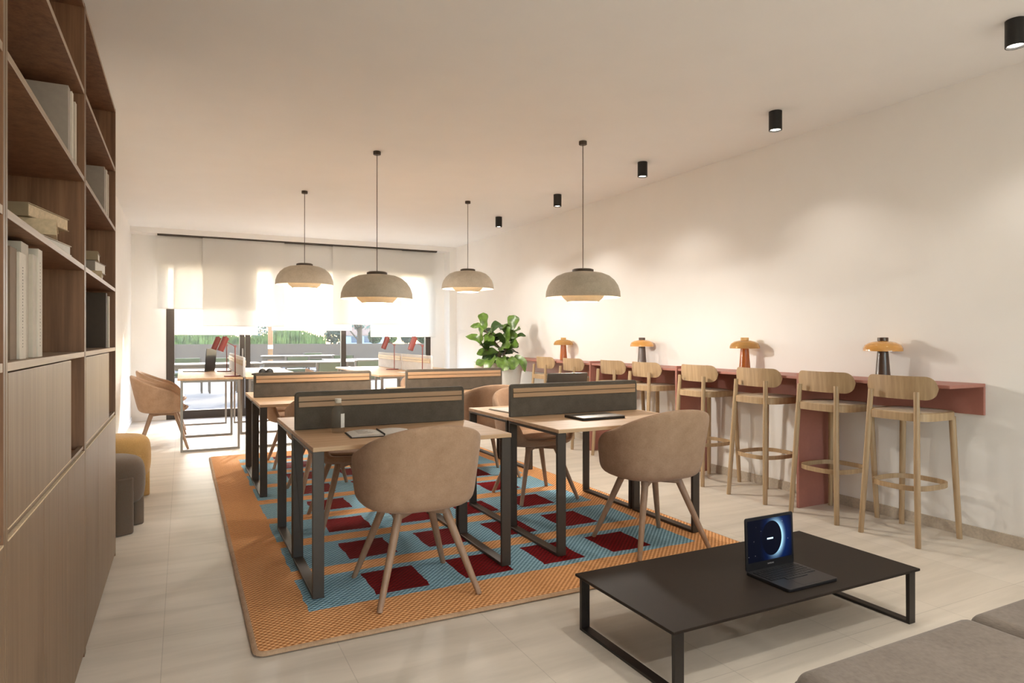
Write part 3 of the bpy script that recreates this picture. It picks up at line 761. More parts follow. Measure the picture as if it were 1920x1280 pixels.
def stool():
    """front (+y) faces the counter"""
    t = thing('bar_stool', 'stool', 'bar stool')
    n = 3.6
    def se(k, a, b_): return (a * spow(math.cos(k), 2 / n), b_ * spow(math.sin(k), 2 / n))
    ks = [2 * PI * i / 48 for i in range(48)]
    rim = MB(); vs = []; fs = []
    prof = [(1.0, .752), (1.0, .798), (.96, .803), (.86, .800), (.86, .752)]
    for q, z in prof: vs += [(se(k, .205 * q, .205 * q)[0], se(k, .205 * q, .205 * q)[1] + .01, z) for k in ks]
    for i in range(5):
        j = (i + 1) % 5
        fs += [(i * 48 + k, i * 48 + (k + 1) % 48, j * 48 + (k + 1) % 48, j * 48 + k) for k in range(48)]
    rim.add(vs, fs); rim.build('seat_rim', MT['stool_oak'], t, smooth=True, sharp=35)
    st = MB(); vs = []; fs = []
    for q, z in ((.0, .770), (.865, .770), (.875, .8005), (.5, .8035), (.0, .8045)):
        vs += [(se(k, .205 * max(q, .001), .205 * max(q, .001))[0], se(k, .205 * max(q, .001), .205 * max(q, .001))[1] + .01, z) for k in ks]
    for i in range(4): fs += [(i * 48 + k, i * 48 + (k + 1) % 48, (i + 1) * 48 + (k + 1) % 48, (i + 1) * 48 + k) for k in range(48)]
    st.add(vs, fs); st.build('seat', MT['seat_cane'], t, smooth=True, sharp=50)
    for sx in (-1, 1):
        lg = MB(); lg.tube([(sx * .185, -.212, 0), (sx * .165, -.190, .45), (sx * .147, -.166, .93)], .015, 12, rs=[.0165, .0185, .0165])
        lg.v = [(x, y_, max(0, z)) for x, y_, z in lg.v]; lg.build('rear_leg', MT['stool_oak'], t, smooth=True)
        lg = MB(); lg.tube([(sx * .185, .212, 0), (sx * .17, .196, .4), (sx * .157, .183, .765)], .015, 12, rs=[.0165, .019, .020])
        lg.v = [(x, y_, max(0, z)) for x, y_, z in lg.v]; lg.build('front_leg', MT['stool_oak'], t, smooth=True)
    # foot hoop inside the legs
    hp = MB(); vs = []; fs = []
    for a, b_, z in ((.180, .202, .326), (.180, .202, .356), (.169, .191, .356), (.169, .191, .326)):
        vs += [(a * spow(math.cos(k), 2 / 2.9), b_ * spow(math.sin(k), 2 / 2.9), z) for k in ks]
    for i in range(4):
        j = (i + 1) % 4
        fs += [(i * 48 + k, i * 48 + (k + 1) % 48, j * 48 + (k + 1) % 48, j * 48 + k) for k in range(48)]
    hp.add(vs, fs); hp.build('foot_hoop', MT['stool_oak'], t, smooth=True, sharp=35)
    # pill shaped bent back: outline on a curved sheet
    hw, hh, zc, rad = .243, .072, .951, .42
    out = []
    for k in range(17): a = -PI / 2 + PI * k / 16; out.append((hw - hh + hh * math.cos(a), hh * math.sin(a)))
    for k in range(17): a = PI / 2 + PI * k / 16; out.append((-(hw - hh) + hh * math.cos(a), hh * math.sin(a)))
    NC = 20
    def bend(x, z, off):
        a = x / rad
        return (math.sin(a) * (rad - off), -.150 + (rad - (rad - off) * math.cos(a)) - z * .06, zc + z)
    bk = MB(); vs = []; fs = []
    xs = [-hw + 2 * hw * i / 40 for i in range(41)]
    for off in (0.0, .011):
        for x in xs:
            e = hh if abs(x) <= hw - hh else math.sqrt(max(0, hh * hh - (abs(x) - (hw - hh)) ** 2))
            for q in range(7):
                vs.append(bend(x, max(e, .002) * (-1 + 2 * q / 6), off))
    S = 41 * 7
    for i in range(40):
        for q in range(6):
            fs.append((i * 7 + q, (i + 1) * 7 + q, (i + 1) * 7 + q + 1, i * 7 + q + 1))
            fs.append((S + i * 7 + q, S + i * 7 + q + 1, S + (i + 1) * 7 + q + 1, S + (i + 1) * 7 + q))
        fs.append((i * 7, S + i * 7, S + (i + 1) * 7, (i + 1) * 7)); fs.append((i * 7 + 6, (i + 1) * 7 + 6, S + (i + 1) * 7 + 6, S + i * 7 + 6))
    for q in range(6):
        fs.append((q, q + 1, S + q + 1, S + q)); fs.append((40 * 7 + q, S + 40 * 7 + q, S + 40 * 7 + q + 1, 40 * 7 + q + 1))
    bk.add(vs, fs); bk.build('backrest', MT['stool_oak'], t, smooth=True, sharp=50)
    return t
GS = 'oak bar stools along the terracotta counter'
s0 = stool()
ords = ['nearest the camera', 'second from the camera, in front of a terracotta support panel', 'third from the camera, before the clear amber lamp', 'fourth from the camera',
        'fifth from the camera, partly behind the peach tub chair', 'sixth from the camera, beside a support panel', 'seventh from the camera, behind the open dark laptop', 'farthest from the camera, next to the white planter']
for i, yc in enumerate((2.585, 3.130, 3.735, 4.40, 5.13, 5.69, 6.47, 7.12)):
    o = s0 if i == 0 else copy_tree(s0)
    place(o, 'pale oak bar stool ' + ords[i], (4.145, yc, 0), -PI / 2, GS)

def mushroom(label, x, y_, shade_m, foot_m, knob_m):
    t = thing('table_lamp', label, 'table lamp', (x, y_, .9752), 0, 'mushroom glass lamps on the counter')
    MB().lathe([(.050, 0), (.048, .01), (.034, .195), (.030, .245)], 36).build('foot', foot_m, t, smooth=True, sharp=50)
    MB().shell([(.124, .193), (.123, .212), (.112, .235), (.085, .252), (.045, .262), (.031, .263), (.031, .259), (.045, .257), (.084, .247), (.109, .231), (.119, .211), (.120, .193)], 48).build('shade', shade_m, t, smooth=True, sharp=80)
    MB().lathe([(.032, .262), (.034, .264), (.034, .285), (.032, .287), (0, .287)], 32).build('cap_knob', knob_m, t, smooth=True, sharp=40)
mushroom('opaque amber glass mushroom lamp on brown foot, nearest the camera', 4.33, 2.885, MT['amber'], MT['brownglass'], MT['brownglass'])
mushroom('clear amber mushroom lamp with rust glass foot, second from the camera', 4.33, 4.13, MT['amberclear'], MT['rustglass'], MT['amberclear'])
mushroom('opaque amber mushroom lamp on brown foot, third from the camera', 4.33, 5.54, MT['amber'], MT['brownglass'], MT['brownglass'])
mushroom('clear amber mushroom lamp with rust foot, farthest near the plant', 4.33, 7.13, MT['amberclear'], MT['rustglass'], MT['amberclear'])

# ------------------------------------------------------------------ pendants and ceiling spots
def pendant(label, x, y_, zrim):
    t = thing('pendant_lamp', label, 'pendant lamp', (x, y_, 0), 0, 'linen dome pendants')
    z = zrim
    MB().lathe([(.033, H - .001), (.033, H - .028), (.030, H - .030), (0, H - .030)], 24).build('canopy', MT['cap'], t, smooth=True, sharp=40)
    MB().cyl((0, 0, z + .225), (0, 0, H - .03), .0035, n=8).build('cord', MT['cap'], t, smooth=True)
    MB().lathe([(0, z + .234), (.075, z + .234), (.089, z + .228), (.089, z + .210), (0, z + .210)], 36).build('cap', MT['cap'], t, smooth=True, sharp=40)
    outer = [(.312, 0), (.308, .045), (.291, .095), (.262, .138), (.22, .174), (.165, .197), (.085, .2105)]
    prof = [(r, z + q) for r, q in outer] + [(r - .006, z + q - .005) for r, q in reversed(outer)]
    MB().shell(prof, 56).build('shade', MT['linen'], t, smooth=True, sharp=60)
    inn = [(.185, .03), (.168, -.005), (.140, -.030), (.128, -.042)]
    prof = [(r, z + q) for r, q in inn] + [(r - .004, z + q + .001) for r, q in reversed(inn)]
    MB().shell(prof, 48).build('diffuser', MT['linen_in'], t, smooth=True, sharp=60)
    for k in range(3):
        a = 2 * PI * k / 3 + .4
        MB().cyl((.17 * math.cos(a), .17 * math.sin(a), z + .026), (.13 * math.cos(a), .13 * math.sin(a), z + .198), .003, n=6).build('strut', MT['cap'], t)
    MB().lathe([(0, z - .018)] + [(.078 * math.sin(R(q)), z + .055 - .073 * math.cos(R(q))) for q in range(15, 170, 15)] + [(.02, z + .14), (.02, z + .2)], 28).build('bulb', MT['bulb'], t, smooth=True, sharp=80)
    l = bpy.data.lights.new('pendant_glow', 'POINT'); l.energy = 20; l.color = (1, .95, .87); l.shadow_soft_size = .05
    lo = bpy.data.objects.new('pendant_glow', l); COL.objects.link(lo); lo.location = (x, y_, z - .06)
pendant('linen dome pendant hanging over the front right desks, rightmost', 2.992, 4.614, 1.600)
pendant('linen dome pendant over the left desks, second from left', 1.535, 5.682, 1.606)
pendant('higher linen dome pendant at left, before the window blinds', 1.225, 7.576, 1.855)
pendant('higher linen dome pendant beyond the right desks, above the plant', 3.066, 7.255, 1.850)

SPOTS = []
def spotlight(label, x, y_, e=5, cone=116, blend=.55, tilt=0):
    t = thing('ceiling_spot', label, 'ceiling spot', (x, y_, 0), 0, 'black cylinder ceiling spots')
    MB().shell([(.0455, H - .0005), (.0455, H - .137), (.040, H - .137), (.038, H - .126), (.03, H - .126), (.03, H - .0005)], 32).build('housing', MT['spot_black'], t, smooth=True, sharp=40)
    MB().lathe([(0, H - .124), (.036, H - .124), (.036, H - .127), (0, H - .127)], 28).build('lens', MT['lens'], t)
    l = bpy.data.lights.new('spot_beam', 'SPOT'); l.energy = e; l.color = (1, .95, .875); l.spot_size = R(cone); l.spot_blend = blend; l.shadow_soft_size = .03
    lo = bpy.data.objects.new('spot_beam', l); COL.objects.link(lo); lo.location = (x, y_, H - .15)
    lo.rotation_euler = (0, R(tilt), 0)
    SPOTS.append(l)
for i, (y_, lab) in enumerate(((1.846, 'black cylinder ceiling spot nearest the camera, top right'), (3.377, 'black cylinder ceiling spot second from the camera'),
                               (4.911, 'black cylinder ceiling spot in the middle of the row of five'), (6.462, 'black cylinder ceiling spot second from the far end'),
                               (8.019, 'black cylinder ceiling spot at the far end of the row'))):
    spotlight(lab, 3.845, y_)
spotlight('black cylinder ceiling spot above the camera side of the counter wall', 3.845, .31)
spotlight('black cylinder ceiling spot over the low lounge table', 2.15, 2.02, 13, 110)
spotlight('black cylinder ceiling spot over the sofa', 2.15, .45, 9, 120)
spotlight('black cylinder ceiling spot over the walkway by the bookcases', .65, .45, 20, 118)
for q, (sx_, sy_) in enumerate(((.65, -1.1), (1.8, -1.1), (2.95, -1.1), (.65, -2.7), (1.8, -2.7), (2.95, -2.7))):  # unseen spots added behind the camera to brighten the near half
    spotlight('added fill spot, unseen on the ceiling behind the viewpoint, ' + ('front' if q < 3 else 'rear') + ' row, ' + ('left', 'middle', 'right')[q % 3], sx_, sy_, 56, 112)

# ------------------------------------------------------------------ low table, laptop, sofa
t = thing('coffee_table', 'low black rectangular coffee table with open steel frame legs', 'coffee table', (1.518, 1.768, 0))
TL, TD, TH = 1.395, .636, .241
MB().box(0, TL, 0, TD, TH - .011, TH).build('tabletop', MT['tabletop'], t, bevel=.002)
for x0 in (.016, TL - .016 - .042):
    f = MB(); w_ = .042; z1 = TH - .0115; q = .016
    f.box(x0, x0 + w_, .012, .012 + q, 0, z1).box(x0, x0 + w_, TD - .012 - q, TD - .012, 0, z1)
    f.box(x0, x0 + w_, .012 + q, TD - .012 - q, 0, .012).box(x0, x0 + w_, .012 + q, TD - .012 - q, z1 - .012, z1)
    f.build('leg_frame', MT['black'], t, bevel=.0015)

def text_mesh(name, body, size, mat, parent, loc, rot, width=None):
    cu = bpy.data.curves.new(name, 'FONT'); cu.body = body; cu.size = size; cu.extrude = .0003; cu.align_x = 'CENTER'; cu.align_y = 'CENTER'
    tmp = bpy.data.objects.new(name, cu); COL.objects.link(tmp)
    bpy.context.view_layer.update()
    me = bpy.data.meshes.new_from_object(tmp.evaluated_get(bpy.context.evaluated_depsgraph_get()))
    COL.objects.unlink(tmp); bpy.data.objects.remove(tmp)
    me.materials.clear(); me.materials.append(mat)
    o = bpy.data.objects.new(name, me); COL.objects.link(o); o.parent = parent; o.location = loc; o.rotation_euler = rot
    return o
t = thing('laptop', 'open black laptop with a glowing blue eclipse wallpaper on the low table', 'laptop', (2.310, 2.060, TH + .0005))
LW, LD = .292, .228
MB().prism(rrect(-LW / 2, LW / 2, -LD, 0, .012), 0, .013).build('base', MT['laptop'], t, bevel=.002)
ky = MB()
for r_ in range(5):
    nk = 14
    for k in range(nk):
        x0 = -.132 + k * .264 / nk
        ky.box(x0 + .0012, x0 + .264 / nk - .0012, -.028 - r_ * .0205 - .0175, -.028 - r_ * .0205, .013, .0152)
ky.box(-.06, .06, -.028 - 5 * .0205 - .0165, -.028 - 5 * .0205, .013, .0152)
kb = t.children[0]
ky.build('keys', MT['key'], kb)
tp = MB().box(-.052, .062, -.218, -.152, .013, .0134); tp.build('touchpad', MT['laptop'], kb)
lid = MB(); lid.prism(rrect(-LW / 2, LW / 2, 0, .226, .010), 0, .007, lambda x, y_, z: (x, z, y_))
lo_ = lid.build('lid', MT['laptop'], t, bevel=.0015, loc=(0, -.006, .012)); lo_.rotation_euler = (R(-2), 0, 0)
sc_ = MB().box(-.134, .134, -.0006, .0004, .034, .213); so = sc_.build('screen', screen_mat(.01, .126), lo_)
MB().box(-.018, .018, -.0012, -.0004, .122, .1285).build('screen_caption', emit('caption_glow', (.6, .85, 1.0), .42), so)
text_mesh('maker_badge', 'SAMSUNG', .0085, MT['badge'], lo_, (.0, -.0006, .018), (R(90), 0, 0))

t = thing('sofa', 'grey velvet sofa at the bottom right, only its seat in view', 'sofa', (1.40, .33, 0))
MB().box(.02, 2.30, .02, .80, .05, .235).build('base', MT['grey_velvet'], t, bevel=.03, seg=4)
for k in range(3):
    x0 = k * .782
    m = MB(); m.box(x0 + .004, x0 + .778, .0, .862, .237, .402)
    m.build('seat_cushion', MT['grey_velvet'], t, bevel=.045, seg=6, smooth=True)
    pp = [(x, y_, .357) for x, y_ in rrect(x0 + .003, x0 + .779, -.001, .863, .045)]
    pc = t.children[-1]
    MB().tube(pp, .005, 8, closed=True).build('piping', MT['grey_velvet'], pc, smooth=True)
MB().box(.02, 2.32, -.22, .0, .05, .66).build('back', MT['grey_velvet'], t, bevel=.05, seg=5, smooth=True)
for k in range(4):
    MB().cyl((.1 + (k % 2) * 2.1, .12 + (k // 2) * .58, 0), (.1 + (k % 2) * 2.1, .12 + (k // 2) * .58, .05), .025, n=12).build('foot', MT['black'], t)

# ------------------------------------------------------------------ things on the desks
ZN = .7412
t = thing('glass_bottle', 'clear glass bottle with pale cap and white label on the front left desk', 'bottle', (.763, 3.625, ZN), R(-18))
bp_ = [(.0, .002), (.033, .0), (.036, .004), (.036, .116), (.033, .130), (.020, .152), (.0155, .158), (.0155, .170)]
prof = bp_[1:] + [(r - .003, q) for r, q in reversed(bp_[2:])] + [(.0, .006)]
MB().lathe([(0, 0)] + prof, 32).build('body', MT['bottleglass'], t, smooth=True, sharp=50)
MB().lathe([(.0, .164), (.0175, .164), (.0175, .184), (.016, .186), (0, .186)], 24).build('cap', MT['bottlecap'], t, smooth=True, sharp=40)
lb = MB(); vs = []; fs = []
for i in range(9):
    a = R(-70 + i * 5.5 + 10)
    for z in (.030, .106): vs.append((.0367 * math.cos(a), .0367 * math.sin(a), z))
fs = [(2 * i, 2 * i + 2, 2 * i + 3, 2 * i + 1) for i in range(8)]
lb.add(vs, fs); lb.build('label', MT['paper'], t)

t = thing('open_notebook', 'open notebook with white pages and a dark ribbon on the front left desk', 'notebook', (.958, 3.475, ZN), R(-4))
MB().box(-.175, .175, -.105, .105, 0, .004).build('cover', MT['cover_dark'], t, bevel=.0015)
for sx in (-1, 1):
    pg = MB(); vs = []; fs = []
    for i in range(9):
        f = i / 8; x = sx * (.002 + .165 * f); z = .004 + .012 * math.sin(PI * min(1, .12 + f * .85)) ** .7
        for y_ in (-.1, .1): vs += [(x, y_, .004), (x, y_, z)]
    for i in range(8):
        a = i * 4
        fs += [(a, a + 4, a + 6, a + 2), (a + 1, a + 3, a + 7, a + 5), (a, a + 1, a + 5, a + 4), (a + 2, a + 6, a + 7, a + 3)]
    fs += [(0, 2, 3, 1), (32, 33, 35, 34)]
    pg.add(vs, fs); pg.build('pages', MT['paper'], t, smooth=True)
ln = MB()
for k in range(9): ln.box(-.13, -.13 + random.uniform(.04, .1), .075 - k * .018, .0765 - k * .018, .0165, .0169)
ln.build('writing', MT['ink'], t)
MB().box(-.003, .003, -.108, .108, .008, .0166).build('ribbon', MT['cover_dark'], t)

def closed_laptop(label, x, y_, rz, w_=.33, d_=.225):
    t = thing('laptop', label, 'laptop', (x, y_, ZN), rz)
    MB().prism(rrect(-w_ / 2, w_ / 2, -d_ / 2, d_ / 2, .012), 0, .010).build('base', MT['laptop'], t, bevel=.002)
    ld = MB().prism(rrect(-w_ / 2, w_ / 2, -d_ / 2, d_ / 2, .012), .0108, .0175).build('lid', MT['laptop_grey'], t, bevel=.002)
    MB().lathe([(0, .0174), (.016, .0174), (.016, .0179), (0, .0179)], 20).build('badge', MT['laptop'], ld)
closed_laptop('closed grey laptop lying on the front right desk', 2.395, 3.555, R(1))

def open_laptop(label, x, y_, z, rz, w_, d_, ang, lidmat, mark=None):
    """user sits at -y; lid hinged at y=0 leaning back by ang from vertical"""
    t = thing('laptop', label, 'laptop', (x, y_, z), rz)
    b_ = MB().prism(rrect(-w_ / 2, w_ / 2, -d_, 0, .010), 0, .011).build('base', MT['laptop_grey'], t, bevel=.002)
    kk = MB()
    for r_ in range(5):
        for k in range(13):
            x0 = -w_ * .43 + k * w_ * .86 / 13
            kk.box(x0 + .001, x0 + w_ * .86 / 13 - .001, -.035 - r_ * .02 - .017, -.035 - r_ * .02, .011, .0125)
    kk.build('keys', MT['key'], b_)
    ld = MB().prism(rrect(-w_ / 2, w_ / 2, 0, d_ + .01, .010), 0, .006, lambda x_, yy_, zz: (x_, zz, yy_)).build('lid', lidmat, t, bevel=.0015, loc=(0, -.004, .0115))
    ld.rotation_euler = (R(-ang), 0, 0)
    MB().box(-w_ / 2 + .008, w_ / 2 - .008, -.0006, .0004, .012, d_).build('screen', MT['screen_off'], ld)
    if mark: MB().box(-.018, .018, -.0012, -.0004, d_ * .5, d_ * .5 + .018).build('screen_mark', MT['badge'], ld)
    return t
open_laptop('open laptop with its dark lid towards us on the rear right desk', 2.455, 4.035, ZN, PI, .335, .252, 12, MT['laptop_grey'])
open_laptop('open dark laptop with a small pale mark on the left window-end desk', .335, 9.66, .8107, R(-114), .33, .285, 5, MT['laptop'], True)

def papers(label, x, y_, z, rz, w_, d_, n=3, name='paper_sheets'):
    t = thing(name, label, 'papers', (x, y_, z), rz)
    for k in range(n):
        a = R((k - 1) * 3); m = MB()
        c, s_ = math.cos(a), math.sin(a)
        m.prism([(c * px_ - s_ * py_, s_ * px_ + c * py_) for px_, py_ in ((-w_ / 2, -d_ / 2), (w_ / 2, -d_ / 2), (w_ / 2, d_ / 2), (-w_ / 2, d_ / 2))], k * .0018, k * .0018 + .0016)
        m.build('sheet', MT['paper'], t)
t = thing('notepad', 'white notepad with a dark pencil at the left edge of the rear right desk', 'notepad', (2.11, 4.16, ZN), R(6))
MB().box(-.11, .11, -.15, .15, 0, .008).build('page_block', MT['paper'], t, bevel=.001)
MB().box(-.115, .115, -.155, .155, 0, .0015).build('cover', MT['cover_dark'], t)
tag(MB().cyl((2.20, 4.24, ZN + .0125), (2.235, 4.38, ZN + .0125), .0042, n=8).build('pencil', MT['cover_dark'], smooth=True), 'dark pencil lying by the notepad on the rear right desk', 'pencil')
papers('white papers under the farthest red lamp on the right window-end desk', 2.60, 8.16, .8107, R(5), .2, .24)

# headphones on the left window-end desk
t = thing('headphones', 'black headphones lying on the left window-end desk', 'headphones', (.80, 8.30, .8107), R(-12))
for dx in (.055, .135):
    MB().lathe([(0, 0), (.034, 0), (.042, .008), (.042, .030), (.034, .040), (.02, .046), (0, .048)], 24).build('ear_cup', MT['headset'], t, smooth=True, sharp=60)
    e = t.children[-1]; e.location = (dx, 0, .042); e.rotation_euler = (R(90), 0, R(15))
MB().tube([(-.06 + .0, .02 + .0, .016), (-.045, .07, .018), (.0, .105, .022), (.06, .11, .03), (.115, .09, .04), (.14, .04, .05)], .009, 10).build('headband', MT['headset'], t, smooth=True)
MB().tube([(-.06, .02, .016), (-.02, -.012, .018), (.03, -.005, .03)], .010, 10).build('slider_arm', MT['headset'], t, smooth=True)

# red desk lamps, heads reaching to -x
def desk_lamp():
    t = thing('desk_lamp', 'lamp', 'desk lamp')
    MB().lathe([(0, 0), (.088, 0), (.090, .003), (.090, .009), (.086, .011), (0, .011)], 36).build('base', MT['red_lamp'], t, smooth=True, sharp=40)
    MB().cyl((.03, 0, .010), (.03, 0, .348), .006, n=12).build('stem', MT['red_lamp'], t, smooth=True)
    MB().cyl((.03, -.014, .348), (.03, .014, .348), .014, n=16).build('joint', MT['red_lamp'], t, smooth=True)
    MB().cyl((.03, 0, .348), (-.055, 0, .398), .0045, n=10).build('arm', MT['red_lamp'], t, smooth=True)
    d = Vector((.36, 0, .933)).normalized(); c = Vector((-.098, 0, .375))
    h = MB(); p0, p1 = c - d * .085, c + d * .085
    h.cyl(p0, p1, .036, .036, n=28, caps=False); h.cyl(p0, p1, .033, .033, n=28, caps=False)
    n = 28
    h.f += [(i, (i + 1) % n, 2 * n + (i + 1) % n, 2 * n + i) for i in range(n)]; h.mi += [0] * n
    h.f.append(tuple(n + i for i in range(n))); h.mi.append(0)
    h.build('lamp_head', MT['red_lamp'], t, smooth=True, sharp=40)
    MB().cyl(p1, p1 + d * .012, .012, n=14).build('switch_knob', MT['red_lamp'], t, smooth=True)
    MB().cyl(p0 + d * .05, p0 + d * .08, .02, .012, n=14).build('bulb', MT['linen_in'], t, smooth=True)
    return t
GL = 'oxide red reading lamps on the window-end desks'
l0 = desk_lamp()
place(l0, 'red reading lamp on the left window-end desk, nearer and lower in view', (.525, 8.27, .8107), 0, GL)
place(copy_tree(l0), 'red reading lamp on the left window-end desk, just beside the upright laptop', (.505, 9.52, .8107), 0, GL)
place(copy_tree(l0), 'red reading lamp on the right window-end desk before the pale divider', (2.655, 9.02, .8107), 0, GL)
place(copy_tree(l0), 'red reading lamp at the right end of the pale divider, by the reveal', (2.655, 7.81, .8107), 0, GL)

# ------------------------------------------------------------------ fiddle leaf fig in a tall white planter
t = thing('potted_fig', 'fiddle leaf fig in a tall white planter against the right wall', 'plant', (3.80, 7.95, 0))
MB().lathe([(0, 0), (.20, 0), (.215, .02), (.335, .925), (.333, .932), (.319, .932), (.317, .90), (0, .90)], 48).build('planter', MT['white'], t, smooth=True, sharp=40)
MB().lathe([(0, .895), (.315, .901), (.27, .906), (0, .915)], 32).build('soil', MT['soil'], t)
rnd = random.Random(11)
stems = MB(); lv = MB()
def leaf(base, d, L_, wd, droop, mi):
    d = Vector(d).normalized(); up = Vector((rnd.uniform(-.8, .1), rnd.uniform(-1.1, .1), .75))
    side = d.cross(up)
    if side.length < .05: side = Vector((1, 0, 0))
    side.normalize(); nrm = side.cross(d).normalized()
    NS = 12; vs = []; fs = []
    p = Vector(base); dirv = d.copy()
    cols = 5
    for i in range(NS):
        f = i / (NS - 1)
        wloc = max(wd * .05, wd * 1.12 * (f ** .75) * math.sqrt(max(0, 1 - f ** 5)))
        for j in range(cols):
            q = -1 + 2 * j / (cols - 1)
            wav = .012 * math.sin(f * 11 + q * 2) * abs(q)
            vs.append(p + side * (q * wloc) + nrm * (abs(q) ** 1.5 * wloc * .28 + wav))
        p = p + dirv * (L_ / (NS - 1))
        dirv = (dirv + Vector((0, 0, -droop / NS))).normalized(); nrm = side.cross(dirv).normalized()
    for i in range(NS - 1):
        for j in range(cols - 1): fs.append((i * cols + j, i * cols + j + 1, (i + 1) * cols + j + 1, (i + 1) * cols + j))
    lv.add(vs, fs, mi)
branches = [((.0, .0, .90), (-.02, -.10, 1.12), (-.16, .05, 1.36)), ((.02, .0, .90), (.06, .02, 1.13), (.15, -.09, 1.33)),
            ((-.02, .02, .90), (-.04, .05, 1.0), (-.26, -.02, 1.17)), ((.0, -.02, .90), (.05, -.06, 1.0), (.04, -.20, 1.18))]
for bi, pts in enumerate(branches):
    stems.tube(pts, .01, 8, rs=[.016, .012, .007])
    a, b_, c = (Vector(p) for p in pts)
    nl = 10
    for k in range(nl):
        f = .15 + .85 * (k + .5) / nl
        q = a.lerp(b_, f * 2) if f < .5 else b_.lerp(c, f * 2 - 1)
        ang = k * 2.4 + bi * 1.1
        tilt = rnd.uniform(.1, .8) if f < .7 else rnd.uniform(.6, 1.4)
        d = Vector((math.cos(ang), math.sin(ang), tilt if f > .3 else rnd.uniform(-.5, .2)))
        q2 = q + d.normalized() * .04
        stems.tube([q, q2], .004, 6)
        leaf(q2, d, rnd.uniform(.19, .29), rnd.uniform(.075, .11), rnd.uniform(.4, 1.3), 0 if rnd.random() < .62 else 1)
    leaf(c, Vector((rnd.uniform(-.2, .2), rnd.uniform(-.3, .1), 1)), .24, .105, .3, 0)
for a, z, ll in ((-2.6, .965, .20), (-2.25, .975, .30), (-1.9, .97, .34), (-1.2, .965, .32), (-1.55, .96, .28)):
    leaf((.24 * math.cos(a), .24 * math.sin(a), z), (math.cos(a), math.sin(a), .42), ll, .115, 2.3, 0)
    stems.tube([(.03 * math.cos(a), .03 * math.sin(a), .9), (.24 * math.cos(a), .24 * math.sin(a), z)], .006, 6)
stems.build('stem', MT['bark'], t, smooth=True)
lv.build('foliage', [MT['leaf'], MT['leaf2']], t, smooth=True, sharp=180)

# ------------------------------------------------------------------ terrace beyond the glass
F_ = 1226.7; TH_ = math.atan(619 / F_); S_, C_ = math.sin(TH_), math.cos(TH_)
struct('floor_terrace', MB().box(-12, 32, YB + .12, 32, -.14, -.02), MT['terrace'])
struct('wall_planter', MB().box(-12, 32, 31, 31.25, -.02, .98), MT['planterwall'])
struct('trim_soil', MB().box(-12, 32, 31.25, 33.5, -.02, .93), MT['soil'])
def ray_at(px_, dep):
    u = (px_ - 960) / F_
    return dep * (S_ + C_ * u), dep * (C_ - S_ * u)
gr = MB(); rg = random.Random(3)
for k in range(5200):
    x = rg.uniform(-3, 6.05); y_ = rg.uniform(31.3, 32.8)
    hgt = rg.uniform(.25, .95) * (.75 + .25 * math.sin(x * 1.7)); w_ = rg.uniform(.012, .03); dx = rg.uniform(-.18, .18); dy = rg.uniform(-.1, .1)
    gr.add([(x - w_, y_, .93), (x + w_, y_, .93), (x + dx * .4 + w_ * .7, y_ + dy * .4, .93 + hgt * .6), (x + dx * .4 - w_ * .7, y_ + dy * .4, .93 + hgt * .6), (x + dx, y_ + dy, .93 + hgt)],
           [(0, 1, 2, 3), (3, 2, 4)])
tag(gr.build('meadow_grass', MT['grass']), 'tall bright green grasses growing along the terrace planter', 'grass', kind='stuff')
def leafball(mb, c, rx, ry, rz, n, size, seed):
    r_ = random.Random(seed)
    for k in range(n):
        a = r_.uniform(0, 2 * PI); zz = r_.uniform(-1, 1); q = math.sqrt(1 - zz * zz) ; rr = r_.uniform(.55, 1) 
        p = Vector((c[0] + rx * rr * q * math.cos(a), c[1] + ry * rr * q * math.sin(a), c[2] + rz * rr * zz))
        u = Vector((r_.uniform(-1, 1), r_.uniform(-1, 1), r_.uniform(-1, 1))).normalized() * size * r_.uniform(.5, 1)
        v = u.orthogonal().normalized() * size * r_.uniform(.25, .5)
        mb.add([p - u * .5, p + v * .5, p + u * .5, p - v * .5], [(0, 1, 2, 3)])
def bush(name, label, px_, dep, z0, rx, rz, mat, n=420, size=.16, trail=False, group=None):
    x, y_ = ray_at(px_, dep)
    t = thing(name, label, 'shrub', (x, y_, z0), 0, group)
    m = MB(); leafball(m, (0, 0, rz), rx, rx * .7, rz, n * 3, size * 1.25, int(px_))
    if trail:
        for k in range(60): 
            f = random.random(); p = Vector((random.uniform(-.2, .2) * (1 - f), -.9 - .05 * f, .15 - f * .75)); u = Vector((random.uniform(-.1, .1), 0, -.12)); v = Vector((.05, .02, 0))
            m.add([p - u * .5, p + v, p + u * .5, p - v], [(0, 1, 2, 3)])
    m.build('foliage', mat, t); MB().tube([(0, 0, 0), (0, 0, rz)], .03, 6).build('stem', MT['bark'], t)
GB = 'shrubs on the terrace planter'
bush('shrub', 'dusty green trailing shrub hanging over the planter left of the mullion', 626, 32.3, .93, .5, .45, MT['dusty'], 420, .15, True, GB)
bush('shrub', 'green shrub on the planter just right of the far house', 703, 34, .93, .36, .40, MT['shrubleaf'], 420, .16, False, GB)
bush('shrub', 'yellow-green shrub on the planter behind the red lamp head', 733, 34.3, .93, .36, .45, MT['grass'], 420, .16, False, GB)
bush('shrub', 'dusty grey-green shrub on the planter at right of the window', 763, 34.6, .93, .36, .42, MT['dusty'], 420, .16, False, GB)
bush('shrub', 'green shrub on the planter at the right edge of the glass', 793, 35, .93, .36, .40, MT['shrubleaf'], 420, .16, False, GB)
